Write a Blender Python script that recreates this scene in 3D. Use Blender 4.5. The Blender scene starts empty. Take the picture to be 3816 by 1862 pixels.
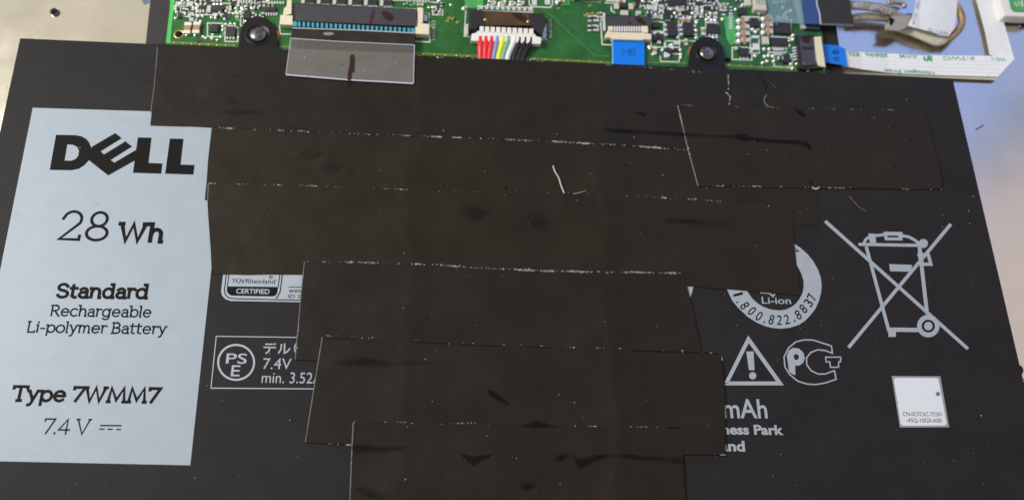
import bpy, bmesh, math, random
from mathutils import Vector, Matrix
from mathutils.geometry import tessellate_polygon
C = bpy.context; D = bpy.data; scn = C.scene; COL = scn.collection
scn.unit_settings.system = 'METRIC'; scn.unit_settings.scale_length = 0.01      # 1 unit = 1 cm
rnd = random.Random(7)
# ------------------------------------------------------------------ camera
IW, IH, F = 3816.0, 1862.0, 3100.0
X = Vector((1, -0.02, -0.06)).normalized()                 # table axes seen from the camera
Y = Vector((-18, 8411, -3100)).normalized(); Y = (Y - X * Y.dot(X)).normalized(); Zc = X.cross(Y)
R = Matrix((X, Y, Zc))                                       # camera axes -> world axes
DIST = 14.5
CAMP = R @ Vector((0, 0, DIST))
cam = D.cameras.new("camera"); camo = D.objects.new("camera", cam); COL.objects.link(camo)
camo.matrix_world = Matrix.Translation(CAMP) @ R.to_4x4()
cam.sensor_width = 36; cam.lens = 36 * F / IW; cam.clip_start = 0.5; cam.clip_end = 500
cam.dof.use_dof = True; cam.dof.focus_distance = 13.9; cam.dof.aperture_fstop = 0.15
scn.camera = camo
# ------------------------------------------------------------------ light
world = D.worlds.new("World"); scn.world = world; world.use_nodes = True
bgn = world.node_tree.nodes["Background"]
bgn.inputs[0].default_value = (1.0, 0.94, 0.90, 1); bgn.inputs[1].default_value = 0.23
def area(name, loc, target, sx, sy, power, col):
    l = D.lights.new(name, 'AREA'); l.shape = 'RECTANGLE'; l.size = sx; l.size_y = sy; l.energy = power; l.color = col
    o = D.objects.new(name, l); COL.objects.link(o); o.location = loc
    o.rotation_euler = (Vector(target) - Vector(loc)).to_track_quat('-Z', 'Y').to_euler()
area("window_light", (-38.5, 10, 34), (0, 0, 0), 15, 17, 17200, (1.0, 0.97, 0.90))
area("sky_light", (28, 37, 34), (6, 3, 0), 32, 32, 2000, (0.10, 0.30, 1.0))
area("added_warm_fill", (-28, 27, 34), (-8, 3, 0), 22, 22, 480, (1.0, 0.94, 0.76))  # unseen lamp, added to warm the reflection in the left metal
area("added_pale_fill", (37, 8, 34), (9, 0, 0), 22, 28, 560, (1.0, 0.86, 1.0))  # unseen lamp, added to tint and lift the metal on the right
scn.view_settings.view_transform = 'Standard'; scn.view_settings.look = 'None'
scn.view_settings.exposure = 0.7; scn.view_settings.gamma = 1
ZB, ZC = -0.10, -0.40                                         # circuit board top, metal plate top (battery top is 0)
# ------------------------------------------------------------------ geometry helpers
def W(x, y, z=0.0):
    """the point of the plane at height z seen at picture point x, y of the 3816 wide photograph"""
    d = R @ Vector((x - IW / 2, IH / 2 - y, -F))
    return CAMP + d * ((z - CAMP.z) / d.z)
def zoom(x0, y0, s):
    return lambda *p: [(x0 + a / s, y0 + b / s) for a, b in p]
def lin(c):
    return tuple((v / 255 / 12.92) if v / 255 <= .04045 else ((v / 255 + .055) / 1.055) ** 2.4 for v in c)
def mat(name, rgb, rough=.5, metal=0., spec=.5, var=0., vscale=3., bump=0., bscale=20., alpha=1., coat=0., rvar=0., detail=4.):
    m = D.materials.new(name); m.use_nodes = True; nt = m.node_tree; N = nt.nodes; L = nt.links
    b = N["Principled BSDF"]; c = (*rgb, 1)
    b.inputs["Base Color"].default_value = c; b.inputs["Roughness"].default_value = rough; b.inputs["Metallic"].default_value = metal
    b.inputs["Specular IOR Level"].default_value = spec; b.inputs["Alpha"].default_value = alpha; b.inputs["Coat Weight"].default_value = coat
    if var or bump or rvar:
        tc = N.new("ShaderNodeTexCoord")
    if var or rvar:
        n = N.new("ShaderNodeTexNoise"); n.inputs["Scale"].default_value = vscale; n.inputs["Detail"].default_value = detail; n.inputs["Roughness"].default_value = .62
        L.new(tc.outputs["Object"], n.inputs["Vector"])
    if var:
        r = N.new("ShaderNodeMapRange"); r.inputs[1].default_value = .3; r.inputs[2].default_value = .7; r.inputs[3].default_value = 1 - var; r.inputs[4].default_value = 1 + var
        L.new(n.outputs[0], r.inputs[0])
        mx = N.new("ShaderNodeVectorMath"); mx.operation = 'SCALE'; mx.inputs[0].default_value = rgb; L.new(r.outputs[0], mx.inputs["Scale"]); L.new(mx.outputs[0], b.inputs["Base Color"])
    if rvar:
        r2 = N.new("ShaderNodeMapRange"); r2.inputs[1].default_value = .3; r2.inputs[2].default_value = .7; r2.inputs[3].default_value = rough - rvar; r2.inputs[4].default_value = rough + rvar
        L.new(n.outputs[0], r2.inputs[0]); L.new(r2.outputs[0], b.inputs["Roughness"])
    if bump:
        n2 = N.new("ShaderNodeTexNoise"); n2.inputs["Scale"].default_value = bscale; n2.inputs["Detail"].default_value = 3
        L.new(tc.outputs["Object"], n2.inputs["Vector"])
        bp = N.new("ShaderNodeBump"); bp.inputs["Strength"].default_value = bump; bp.inputs["Distance"].default_value = .02
        L.new(n2.outputs[0], bp.inputs["Height"]); L.new(bp.outputs[0], b.inputs["Normal"])
    return m
ORG = {}
def org(o):
    while o is not None and o.parent is not None: o = o.parent
    return ORG.get(o.name, Vector((0, 0, 0))) if o is not None else Vector((0, 0, 0))
def obj(name, verts, faces, mats, parent=None, fm=None, smooth=False, origin=None):
    if origin is None:
        origin = org(parent) if parent else sum((Vector(v) for v in verts), Vector()) / len(verts)
    me = D.meshes.new(name); me.from_pydata([tuple(Vector(v) - origin) for v in verts], [], faces)
    for m in (mats if isinstance(mats, (list, tuple)) else [mats]): me.materials.append(m)
    if fm: me.polygons.foreach_set("material_index", fm)
    if smooth: me.polygons.foreach_set("use_smooth", [True] * len(me.polygons))
    bm = bmesh.new(); bm.from_mesh(me); bmesh.ops.recalc_face_normals(bm, faces=bm.faces); bm.to_mesh(me); bm.free()
    o = D.objects.new(name, me); COL.objects.link(o)
    if parent: o.parent = parent
    else: o.location = origin; ORG[o.name] = Vector(origin)
    return o
def thing(name, label, cat, at, group=None):
    o = D.objects.new(name, None); COL.objects.link(o); o.location = at; o.empty_display_size = .2; ORG[o.name] = Vector(at)
    return tag(o, label, cat, group)
def tag(o, label, cat, group=None):
    o['label'] = label; o['category'] = cat
    if group: o['group'] = group
    return o
def stuff(o): o['kind'] = 'stuff'; return o
def flat_up(V, faces):
    out = []
    for f in faces:
        a, b, c = (V[i] for i in f[:3])
        out.append(f if (b - a).cross(c - a).z > 0 else f[::-1])
    return out
def sheet(polys):
    """flat pieces: list of (outer, holes, z); returns verts, faces"""
    V, Fc = [], []
    for outer, holes, z in polys:
        loops = [[W(x, y, z) for x, y in outer]] + [[W(x, y, z) for x, y in h] for h in holes]
        base = len(V); pts = [p for l in loops for p in l]
        t = tessellate_polygon([[(p.x, p.y, 0) for p in l] for l in loops]) if (len(outer) > 4 or holes) else ([(0, 1, 2, 3)] if len(outer) == 4 else [(0, 1, 2)])
        V += pts; Fc += [tuple(base + i for i in f) for f in t]
    return V, flat_up(V, Fc)
def strip(pts, w, z, closed=False, square=0):
    """flat stroke of width w (picture points) along pts: list of quads as (outer, [], z)"""
    P = [Vector(p) for p in pts]
    if closed: P = P + [P[0], P[1]]
    n = len(P); Lf, Rt = [], []
    for i in range(n):
        d1 = (P[i] - P[i - 1]).normalized() if i > 0 else None
        d2 = (P[i + 1] - P[i]).normalized() if i < n - 1 else None
        if d1 is None or d2 is None:
            d = d1 or d2; nn = Vector((-d.y, d.x)); k = 1
        else:
            t = d1 + d2
            if t.length < .2: nn = Vector((-d1.y, d1.x)); k = 1
            else:
                t.normalize(); nn = Vector((-t.y, t.x)); k = min(1 / max(.35, nn.dot(Vector((-d1.y, d1.x)))), 2.2)
        Lf.append(P[i] + nn * w / 2 * k); Rt.append(P[i] - nn * w / 2 * k)
    rng = range(1 if closed else 0, n - 1)
    return [([tuple(Lf[i]), tuple(Lf[i + 1]), tuple(Rt[i + 1]), tuple(Rt[i])], [], z) for i in rng]
def circ(cx, cy, rx, ry=None, n=28, a0=0, a1=360):
    ry = ry or rx; full = abs(a1 - a0) >= 360
    return [(cx + rx * math.cos(math.radians(a0 + (a1 - a0) * i / (n if full else n - 1))), cy + ry * math.sin(math.radians(a0 + (a1 - a0) * i / (n if full else n - 1)))) for i in range(n)]
def flat(name, polys, m, parent): 
    V, Fc = sheet(polys); return obj(name, V, Fc, m, parent)
def prism(name, pts, zt, zb, m, parent=None, bevel=0., holes=(), smooth=False, origin=None):
    V, Fc = sheet([(pts, list(holes), zt)]); n = len(V)
    Vb = [Vector((v.x, v.y, zb)) for v in V]
    faces = list(Fc) + [tuple(i + n for i in f[::-1]) for f in Fc]
    base = 0
    for l in [pts] + list(holes):
        k = len(l)
        for i in range(k): a, b = base + i, base + (i + 1) % k; faces.append((a, b, b + n, a + n))
        base += k
    o = obj(name, V + Vb, faces, m, parent, origin=origin)
    if bevel:
        me = o.data; bm = bmesh.new(); bm.from_mesh(me)
        bmesh.ops.dissolve_limit(bm, angle_limit=.01, verts=bm.verts, edges=bm.edges)
        es = [e for e in bm.edges if len(e.link_faces) == 2 and e.calc_face_angle(0) > .5]
        bmesh.ops.bevel(bm, geom=es, offset=bevel, segments=2, profile=.6, affect='EDGES'); bm.to_mesh(me); bm.free()
    return o
def tube(name, path, r, m, parent, sides=9, flatten=1.):
    V, Fc = [], []; n = len(path)
    for i, p in enumerate(path):
        t = (path[min(i + 1, n - 1)] - path[max(i - 1, 0)]).normalized()
        u = t.cross(Vector((0, 0, 1))).normalized(); v = u.cross(t)
        for k in range(sides):
            a = 2 * math.pi * k / sides; V.append(p + u * r * math.cos(a) + v * r * flatten * math.sin(a))
    for i in range(n - 1):
        for k in range(sides): Fc.append((i * sides + k, i * sides + (k + 1) % sides, (i + 1) * sides + (k + 1) % sides, (i + 1) * sides + k))
    Fc += [tuple(range(sides))[::-1], tuple((n - 1) * sides + k for k in range(sides))]
    return obj(name, V, Fc, m, parent, smooth=True)
def lathe(name, c, prof, m, parent, n=32, origin=None):
    V, Fc = [], []
    for r, z in prof:
        for k in range(n): a = 2 * math.pi * k / n; V.append(c + Vector((r * math.cos(a), r * math.sin(a), z)))
    for i in range(len(prof) - 1):
        for k in range(n): Fc.append((i * n + k, i * n + (k + 1) % n, (i + 1) * n + (k + 1) % n, (i + 1) * n + k))
    if prof[-1][0] < 1e-3: pass
    return obj(name, V, Fc, m, parent, smooth=True, origin=origin)
def smoothpath(pts, sub=6):
    out = []; n = len(pts)
    for i in range(n - 1):
        p0, p1, p2, p3 = pts[max(i - 1, 0)], pts[i], pts[i + 1], pts[min(i + 2, n - 1)]
        for k in range(sub):
            t = k / sub
            out.append(.5 * ((2 * p1) + (p2 - p0) * t + (2 * p0 - 5 * p1 + 4 * p2 - p3) * t * t + (3 * p1 - p0 - 3 * p2 + p3) * t ** 3))
    return out + [pts[-1]]
# ------------------------------------------------------------------ lettering
def frame_px(p0, p1, h, z):
    """origin, right and up vectors of a text line: baseline p0-p1, capital height h (picture points)"""
    a, b = W(*p0, z), W(*p1, z); r = b - a; u = Vector((-r.y, r.x, 0)).normalized()
    k = abs((W(p0[0] + h * (p0[1] - p1[1]) / max(1, abs(p1[0] - p0[0])) * 0, p0[1] - h, z) - a).dot(u)) if abs(p1[0] - p0[0]) > abs(p1[1] - p0[1]) else abs((W(p0[0] - h, p0[1], z) - a).dot(u))
    return a, r, u * k
_tc = {}
def glyphs(body, bold):
    if (body, bold) in _tc: return _tc[(body, bold)]
    cu = D.curves.new("t", 'FONT'); cu.body = body; cu.size = 1; cu.offset = bold; cu.resolution_u = 4
    o = D.objects.new("t", cu); COL.objects.link(o); C.view_layer.update()
    me = D.meshes.new_from_object(o.evaluated_get(C.evaluated_depsgraph_get()))
    V = [(v.co.x, v.co.y) for v in me.vertices]; Fc = [tuple(p.vertices) for p in me.polygons]
    D.objects.remove(o); D.curves.remove(cu); D.meshes.remove(me)
    _tc[(body, bold)] = (V, Fc); return V, Fc
def text(body, p0, p1, h, z, m, parent, bold=0., name="lettering", top=None):
    V, Fc = glyphs(body, bold); a, r, u = frame_px(p0, p1, h, z)
    x0 = min(v[0] for v in V); x1 = max(v[0] for v in V); t = top or max(v[1] for v in V)
    P = [a + r * ((x - x0) / (x1 - x0)) + u * (y / t) for x, y in V]
    return obj(name, P, flat_up(P, Fc), m, parent)
def A(cx, cy, rx, ry, a0, a1, n=12): return [(cx + rx * math.cos(math.radians(a0 + (a1 - a0) * i / n)), cy + ry * math.sin(math.radians(a0 + (a1 - a0) * i / n))) for i in range(n + 1)]
H = .70  # x height of the slab lettering
def bowl(cx, w=.29, n=18): return A(cx, H / 2, w, H / 2, 0, 360, n)
SL = {  # strokes, advance; capital height 1
 '2': ([[(.03, .72)] + A(.30, .72, .25, .28, 165, -30) + [(.03, .0), (.58, 0), (.58, .15)]], .72),
 '8': ([A(.31, .75, .22, .25, 0, 360, 22), A(.31, .25, .29, .25, 0, 360, 22)], .66),
 '7': ([[(.02, .86), (.02, 1), (.58, 1), (.16, 0)]], .62),
 '4': ([[(.44, 0), (.44, 1), (.0, .28), (.62, .28)]], .66), '.': ([[(.03, 0), (.03, .09)]], .2),
 'W': ([[(-.08, 1), (.1, 1)], [(.02, 1), (.27, 0), (.52, 1), (.77, 0), (1.02, 1)], [(.94, 1), (1.12, 1)]], 1.18),
 'V': ([[(-.06, 1), (.12, 1)], [(.02, 1), (.36, 0), (.70, 1)], [(.62, 1), (.78, 1)]], .8),
 'M': ([[(-.02, 0), (.14, 0)], [(.05, 0), (.14, 1), (.47, .12), (.80, 1), (.89, 0)], [(.81, 0), (.97, 0)]], 1.06),
 'T': ([[(.0, .84), (.0, 1), (.72, 1), (.72, .84)], [(.36, 1), (.36, 0)], [(.24, 0), (.48, 0)]], .76),
 'L': ([[(0, 1), (.2, 1)], [(.1, 1), (.1, 0), (.56, 0), (.56, .14)]], .64),
 'B': ([[(0, 1), (.32, 1)] + A(.32, .76, .22, .24, 90, -90, 8) + [(.1, .52)], [(.1, .52), (.34, .52)] + A(.34, .26, .26, .26, 90, -90, 8) + [(0, 0)], [(.1, 1), (.1, 0)]], .7),
 'R': ([[(0, 1), (.34, 1)] + A(.34, .75, .24, .25, 90, -90, 8) + [(.1, .5)], [(.1, 1), (.1, 0)], [(.32, .5), (.62, 0), (.7, 0)]], .74),
 'S': ([[(.56, .80)] + A(.31, .76, .24, .24, 20, 230, 12) + A(.33, .25, .27, .25, 60, -165, 14)], .7),
 'a': ([[(.08, .58)] + A(.27, .47, .19, .23, 130, 0, 7) + [(.46, 0), (.56, 0)], A(.26, .2, .2, .2, 70, 340, 12), [(.3, .41), (.46, .41)]], .6),
 'b': ([[(-.04, 1.02), (.1, 1.02), (.1, 0)], A(.36, .35, .26, .35, 0, 360, 18)], .7),
 'c': ([A(.32, .35, .28, .35, 45, 315, 14)], .6),
 'd': ([[(.40, 1.02), (.54, 1.02), (.54, 0), (.62, 0)], A(.29, .35, .25, .35, 0, 360, 18)], .7),
 'e': ([[(.08, .37), (.54, .37)], [(.58, .34)] + A(.32, .37, .26, .33, 0, 180, 10) + A(.33, .34, .27, .33, 185, 318, 9)], .68),
 'g': ([A(.29, .35, .25, .35, 0, 360, 18), [(.62, H), (.54, H), (.54, -.05)] + A(.3, -.06, .24, .22, 0, -150, 10)], .7),
 'h': ([[(-.04, 1.02), (.1, 1.02), (.1, 0)], [(.1, .42)] + A(.32, .42, .2, .28, 170, 0, 8) + [(.52, 0), (.6, 0)]], .66),
 'i': ([[(0, H), (.1, H), (.1, 0)], [(.1, .9), (.1, .99)]], .26), 'l': ([[(0, 1.02), (.1, 1.02), (.1, 0), (.16, 0)]], .26),
 'm': ([[(0, H), (.1, H), (.1, 0)], [(.1, .45)] + A(.28, .45, .16, .25, 170, 0, 7) + [(.44, 0)], [(.44, .45)] + A(.62, .45, .16, .25, 170, 0, 7) + [(.78, 0), (.86, 0)]], .94),
 'n': ([[(0, H), (.1, H), (.1, 0)], [(.1, .42)] + A(.32, .42, .2, .28, 170, 0, 8) + [(.52, 0), (.6, 0)]], .68),
 'o': ([bowl(.32)], .68), 'p': ([[(0, H), (.1, H), (.1, -.3)], A(.36, .35, .26, .35, 0, 360, 18)], .7),
 'r': ([[(0, H), (.1, H), (.1, 0)], [(.1, .42)] + A(.3, .44, .19, .26, 165, 70, 6) + [(.42, .62)]], .46),
 't': ([[(.14, .95), (.14, .16)] + A(.30, .16, .16, .16, 180, 290, 6), [(0, H), (.36, H)]], .44),
 'y': ([[(-.02, H), (.08, H), (.30, .05)], [(.6, H), (.5, H), (.24, -.18)] + A(.12, -.2, .1, .1, 0, -120, 5)], .62),
 '-': ([[(.04, .36), (.34, .36)]], .42), ' ': ([], .30)}
def slab(body, p0, p1, h, w, z, m, parent, name="lettering", gap=.02):
    """slab serif lettering drawn with strokes of width w (picture points)"""
    x = 0; S = []; xmin, xmax = 9, -9
    for ch in body:
        st, adv = SL[ch]
        for s in st:
            q = [(x + a, b) for a, b in s]; S.append(q); xmin = min([xmin] + [a for a, b in q]); xmax = max([xmax] + [a for a, b in q])
        x += adv + gap
    a, r, u = frame_px(p0, p1, h, z); ex = r / (xmax - xmin); lw = w / h * u.length
    V, Fc = [], []
    for j, s in enumerate(S):
        P = [a + ex * (px - xmin) + u * py for px, py in s]; n = len(P); cl = (P[0] - P[-1]).length < 1e-4
        dz = Vector((0, 0, (j % 4) * .0006))
        for i in range(n):
            d1 = (P[i] - P[i - 1]) if i else (P[-1] - P[-2] if cl else None); d2 = (P[i + 1] - P[i]) if i < n - 1 else (P[1] - P[0] if cl else None)
            d1 = d1.normalized() if d1 is not None else None; d2 = d2.normalized() if d2 is not None else None
            e1, e2 = d1 or d2, d2 or d1; t = e1 + e2
            t = t.normalized() if t.length > .3 else e1
            nn = Vector((-t.y, t.x, 0)); k = min(1.9, 1 / max(.4, nn.dot(Vector((-e1.y, e1.x, 0)))))
            q = P[i]
            if not cl and i == 0: q = q - d2 * lw * .32
            if not cl and i == n - 1: q = q + d1 * lw * .32
            V += [q + nn * lw / 2 * k + dz, q - nn * lw / 2 * k + dz]
            if i: b = len(V) - 4; Fc.append((b, b + 2, b + 3, b + 1))
    return obj(name, V, flat_up(V, Fc), m, parent)
# ------------------------------------------------------------------ materials
M = dict(
 plate=mat("brushed_metal", (.64, .61, .53), .20, 1., .5, .05, .8, .05, 45., rvar=.05),
 frame=mat("grained_black_plastic", lin((38, 37, 36)), .55, 0, .4, .15, 30, .6, 60),
 shell=mat("battery_wrap", (.0220, .0205, .0222), .55, 0, .10, .16, 1.5, .10, 90, rvar=.06, detail=12),
 tab=mat("black_moulded_plastic", (.008, .0075, .007), .38, 0, .3, .1, 10, .1, 40),
 label=mat("printed_label", (.345, .405, .47), .42, 0, .22, .035, 3, .04, 120),
 ink=mat("label_ink", (.0085, .0078, .0072), .6, 0, .08), white=mat("white_print", (.36, .41, .47), .5, 0, .3, .05, 8),
 tape=mat("black_tape", (.0190, .0160, .0126), .38, 0, .15, .13, 1.1, .16, 2.2, rvar=.09, detail=12),
 tape2=mat("black_tape_brown", (.0220, .0174, .0122), .40, 0, .14, .13, 1.1, .16, 2.6, rvar=.09, detail=12),
 fleck=mat("dried_adhesive", (.30, .29, .30), .3, 0, .6, .85, 16), edge=mat("tape_lit_cut_edge", (.14, .136, .13), .4, 0, .5, .4, 6),
 board=mat("green_solder_mask", (.021, .118, .026), .35, 0, .4, .35, 2.2, .1, 30),
 rim=mat("bare_board_edge", (.07, .50, .11), .4, 0, .4, .1, 5), rim2=mat("olive_board_edge", (.12, .20, .035), .4, 0, .4, .2, 8),
 trace=mat("copper_trace_under_mask", (.040, .19, .035), .35, 0, .4, .1, 6), light=mat("light_mask", (.07, .38, .09), .3, 0, .5, .2, 5),
 silk=mat("silkscreen", (.60, .66, .58), .55, 0, .3), gold=mat("gold_via", (.62, .38, .12), .35, .8), 
 solder=mat("solder", (.95, .95, .94), .26, .75, .5, .05, 20), tin=mat("tinned_terminal", (.88, .88, .85), .34, .55),
 chip=mat("chip_epoxy", (.022, .021, .024), .45, 0, .5, .2, 14, .2, 60), ceramic=mat("tan_ceramic", (.40, .24, .13), .5, 0, .4, .1, 12),
 resin=mat("dark_resistor", (.03, .03, .032), .45, 0, .5), pale=mat("pale_component", (.55, .54, .48), .5, 0, .4),
 cream=mat("cream_plastic", (.74, .68, .50), .42, 0, .5, .05, 8), whitep=mat("white_nylon", (.80, .78, .77), .38, 0, .5, .02, 8),
 blackp=mat("black_nylon", (.020, .019, .020), .38, 0, .5, .2, 10, .2, 50), latch=mat("charcoal_latch", (.048, .047, .055), .42, 0, .5, .12, 6, .1, 40),
 teal=mat("teal_contact", (.10, .42, .55), .3, .4), bluesol=mat("contact_foot", (.55, .68, .85), .25, .9),
 brown=mat("brown_film", (.075, .042, .020), .35, 0, .4, .2, 4), dkink=mat("marker_ink", (.0045, .0045, .0055), .5, 0, .2), brink=mat("brown_marker_ink", (.030, .012, .007), .5, 0, .25),
 plum=mat("purple_marker_ink", (.075, .012, .050), .5, 0, .2), blue=mat("blue_ribbon_tab", (.0, .19, .80), .40, 0, .4, .03, 5), bluetxt=mat("dark_blue_print", (.0, .075, .26), .5, 0, .3),
 ribbon=mat("white_ribbon", (.88, .90, .93), .40, 0, .5, .03, 6), ribbon2=mat("ribbon_underside", (.60, .55, .47), .5, 0, .4, .05, 6), green=mat("green_print", (.06, .42, .20), .5, 0, .3),
 braid=mat("woven_shield_and_reflection", (.46, .41, .335), .34, .6, .5, .5, 14, 1., 26), tag=mat("paper_tag", (.74, .78, .85), .5, 0, .3, .02, 6), tagink=mat("tag_ink", (.05, .05, .05), .5),
 cloth=mat("black_cloth_tape", (.028, .028, .030), .6, 0, .35, .2, 8, .4, 50), copper=mat("orange_copper", (.65, .27, .07), .3, .8), dark=mat("dark_hole_and_shade", (.006, .006, .006), .6, 0, .1),
 steel=mat("dark_screw_steel", (.22, .22, .23), .26, 1., .5, .1, 20), silver=mat("foil", (.36, .32, .275), .35, .2, .5, .15, 6, .3, 12), fibre=mat("pale_fibre", (.36, .36, .35), .4))
def relief(m, k):
    # long soft ridges where the tape bridges the cell edges below it, and small wrinkles
    nt = m.node_tree; N = nt.nodes; L = nt.links; b = N["Principled BSDF"]; g = N.new("ShaderNodeNewGeometry"); sx = N.new("ShaderNodeSeparateXYZ"); L.new(g.outputs["Position"], sx.inputs[0])
    n = N.new("ShaderNodeTexNoise"); n.inputs["Scale"].default_value = .55; n.inputs["Detail"].default_value = 3; L.new(g.outputs["Position"], n.inputs["Vector"])
    def op(o, a, c):
        q = N.new("ShaderNodeMath"); q.operation = o
        for i, v in enumerate((a, c)):
            if v is None: continue
            if hasattr(v, 'links'): L.new(v, q.inputs[i])
            else: q.inputs[i].default_value = v
        return q.outputs[0]
    w = op('MULTIPLY', op('SUBTRACT', n.outputs[0], .5), .9); xx = op('ADD', sx.outputs[0], w); tot = None
    for c, wd, am in ((-1.75, .22, .55), (1.65, .16, .9), (-.3, .5, .4), (.55, .3, -.5), (3.6, .5, .3)):
        d = op('DIVIDE', op('SUBTRACT', xx, c), wd); e = op('MULTIPLY', op('DIVIDE', 1., op('ADD', 1., op('MULTIPLY', d, d))), am); tot = e if tot is None else op('ADD', tot, e)
    n2 = N.new("ShaderNodeTexNoise"); n2.inputs["Scale"].default_value = .9; n2.inputs["Detail"].default_value = 2.5; n2.inputs["Distortion"].default_value = .5; L.new(g.outputs["Position"], n2.inputs["Vector"])
    h = op('ADD', tot, op('MULTIPLY', n2.outputs[0], .42)); bp = N.new("ShaderNodeBump"); bp.inputs["Strength"].default_value = k; bp.inputs["Distance"].default_value = .05
    L.new(h, bp.inputs["Height"]); old = b.inputs["Normal"].links[0].from_socket if b.inputs["Normal"].links else None
    if old: L.new(old, bp.inputs["Normal"])
    L.new(bp.outputs[0], b.inputs["Normal"])
relief(M['tape'], .62); relief(M['tape2'], .62); relief(M['shell'], .08)
def clear(name, col, mix, rough=.3):
    m = D.materials.new(name); m.use_nodes = True; N = m.node_tree.nodes; L = m.node_tree.links; b = N["Principled BSDF"]
    b.inputs["Base Color"].default_value = (*col, 1); b.inputs["Roughness"].default_value = rough
    t = N.new("ShaderNodeBsdfTransparent"); x = N.new("ShaderNodeMixShader"); tc = N.new("ShaderNodeTexCoord"); n = N.new("ShaderNodeTexNoise")
    n.inputs["Scale"].default_value = 2.5; L.new(tc.outputs["Object"], n.inputs["Vector"]); r = N.new("ShaderNodeMapRange")
    r.inputs[1].default_value = .3; r.inputs[2].default_value = .7; r.inputs[3].default_value = mix - .06; r.inputs[4].default_value = mix + .06
    L.new(n.outputs[0], r.inputs[0]); L.new(r.outputs[0], x.inputs[0]); L.new(t.outputs[0], x.inputs[1]); L.new(b.outputs[0], x.inputs[2])
    L.new(x.outputs[0], N["Material Output"].inputs["Surface"]); return m
M['film'] = clear("clear_film", (.225, .212, .195), .52); M['film2'] = clear("clear_film_folded", (.12, .11, .10), .42); M['bluefilm'] = clear("blue_film", (.03, .08, .26), .80)  # clear_film's grey stands in for a window reflected in the sheet
M['haze'] = clear("cloudy_film", (.25, .42, .48), .34); M['rimfilm'] = mat("film_lit_cut_edge", (.45, .49, .58), .3)
def ink_shade_mat():
    m = D.materials.new("soft_ink_and_shade"); m.use_nodes = True; N = m.node_tree.nodes; L = m.node_tree.links; b = N["Principled BSDF"]
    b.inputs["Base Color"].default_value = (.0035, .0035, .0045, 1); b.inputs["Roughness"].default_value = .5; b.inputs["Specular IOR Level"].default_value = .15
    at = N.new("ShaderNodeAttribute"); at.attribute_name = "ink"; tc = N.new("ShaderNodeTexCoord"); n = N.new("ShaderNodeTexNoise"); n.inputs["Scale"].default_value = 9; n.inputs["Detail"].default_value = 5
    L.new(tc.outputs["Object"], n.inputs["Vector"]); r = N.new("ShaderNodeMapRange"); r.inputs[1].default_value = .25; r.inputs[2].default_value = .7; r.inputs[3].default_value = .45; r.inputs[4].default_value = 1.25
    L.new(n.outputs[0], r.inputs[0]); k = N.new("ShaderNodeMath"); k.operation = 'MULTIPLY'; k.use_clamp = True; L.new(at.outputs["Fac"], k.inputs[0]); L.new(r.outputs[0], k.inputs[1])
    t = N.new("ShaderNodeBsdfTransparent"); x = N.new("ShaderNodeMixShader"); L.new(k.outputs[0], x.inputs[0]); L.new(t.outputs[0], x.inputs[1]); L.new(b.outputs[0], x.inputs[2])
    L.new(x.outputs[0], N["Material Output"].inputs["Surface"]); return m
M['ink_shade'] = ink_shade_mat()
def ink_shade(parent, pts, z, name="ink_shade_smear"):
    """soft edged dark patch along pts, for ink and for painted shade: (x, y, width, strength)"""
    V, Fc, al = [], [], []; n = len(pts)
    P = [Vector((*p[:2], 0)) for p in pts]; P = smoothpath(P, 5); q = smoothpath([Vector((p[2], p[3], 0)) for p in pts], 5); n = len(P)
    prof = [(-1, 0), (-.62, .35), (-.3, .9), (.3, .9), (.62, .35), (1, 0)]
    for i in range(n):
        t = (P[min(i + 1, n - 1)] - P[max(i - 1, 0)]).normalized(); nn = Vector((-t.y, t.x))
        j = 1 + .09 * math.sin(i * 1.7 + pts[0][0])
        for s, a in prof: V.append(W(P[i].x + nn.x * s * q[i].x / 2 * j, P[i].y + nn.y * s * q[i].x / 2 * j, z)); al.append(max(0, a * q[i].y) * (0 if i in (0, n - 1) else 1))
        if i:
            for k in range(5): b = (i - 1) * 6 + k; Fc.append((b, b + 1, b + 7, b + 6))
    o = obj(name, V, flat_up(V, Fc), M['ink_shade'], parent)
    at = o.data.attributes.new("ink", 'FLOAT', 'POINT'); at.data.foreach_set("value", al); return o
def flecks(parent, pts, z, dens, size=5., spread=3., m=None, name="adhesive_fleck", seed=1):
    """small irregular crumbs along a line; dens = crumbs per 100 picture points, as list over the line"""
    rr = random.Random(seed); V, Fc = [], []
    for i in range(len(pts) - 1):
        a, b = Vector(pts[i]), Vector(pts[i + 1]); L_ = (b - a).length; d = dens[i] if isinstance(dens, (list, tuple)) else dens
        k = int(L_ / 100 * d); dr = (b - a).normalized(); t = 0
        cl = [rr.random() for _ in range(max(1, int(L_ / 90)))]
        for _ in range(k):
            t = rr.random() if rr.random() < .22 else min(1, max(0, rr.choice(cl) + rr.gauss(0, 11 / L_)))
            p = a + (b - a) * t; s = size * rr.choice((.35, .5, .5, .7, 1., 1.)); e = rr.uniform(.8, 2.6)
            c = W(p.x + rr.gauss(0, spread * .3), p.y + rr.gauss(0, spread * .6), z); hx = s / 200 * .42
            ang = math.atan2(-dr.y, dr.x) + rr.gauss(0, .35); ux = Vector((math.cos(ang), math.sin(ang), 0)) * hx * e; uy = Vector((-math.sin(ang), math.cos(ang), 0)) * hx * rr.uniform(.6, 1.1)
            o = len(V); hz = Vector((0, 0, hx * rr.uniform(.5, 1.2)))
            V += [c + ux, c + uy, c - ux * rr.uniform(.6, 1.2), c - uy, c + hz + ux * rr.uniform(-.4, .4)]
            Fc += [(o, o + 1, o + 4), (o + 1, o + 2, o + 4), (o + 2, o + 3, o + 4), (o + 3, o, o + 4)]
    if V: return stuff(obj(name, V, Fc, m or M['fleck'], parent))
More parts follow.
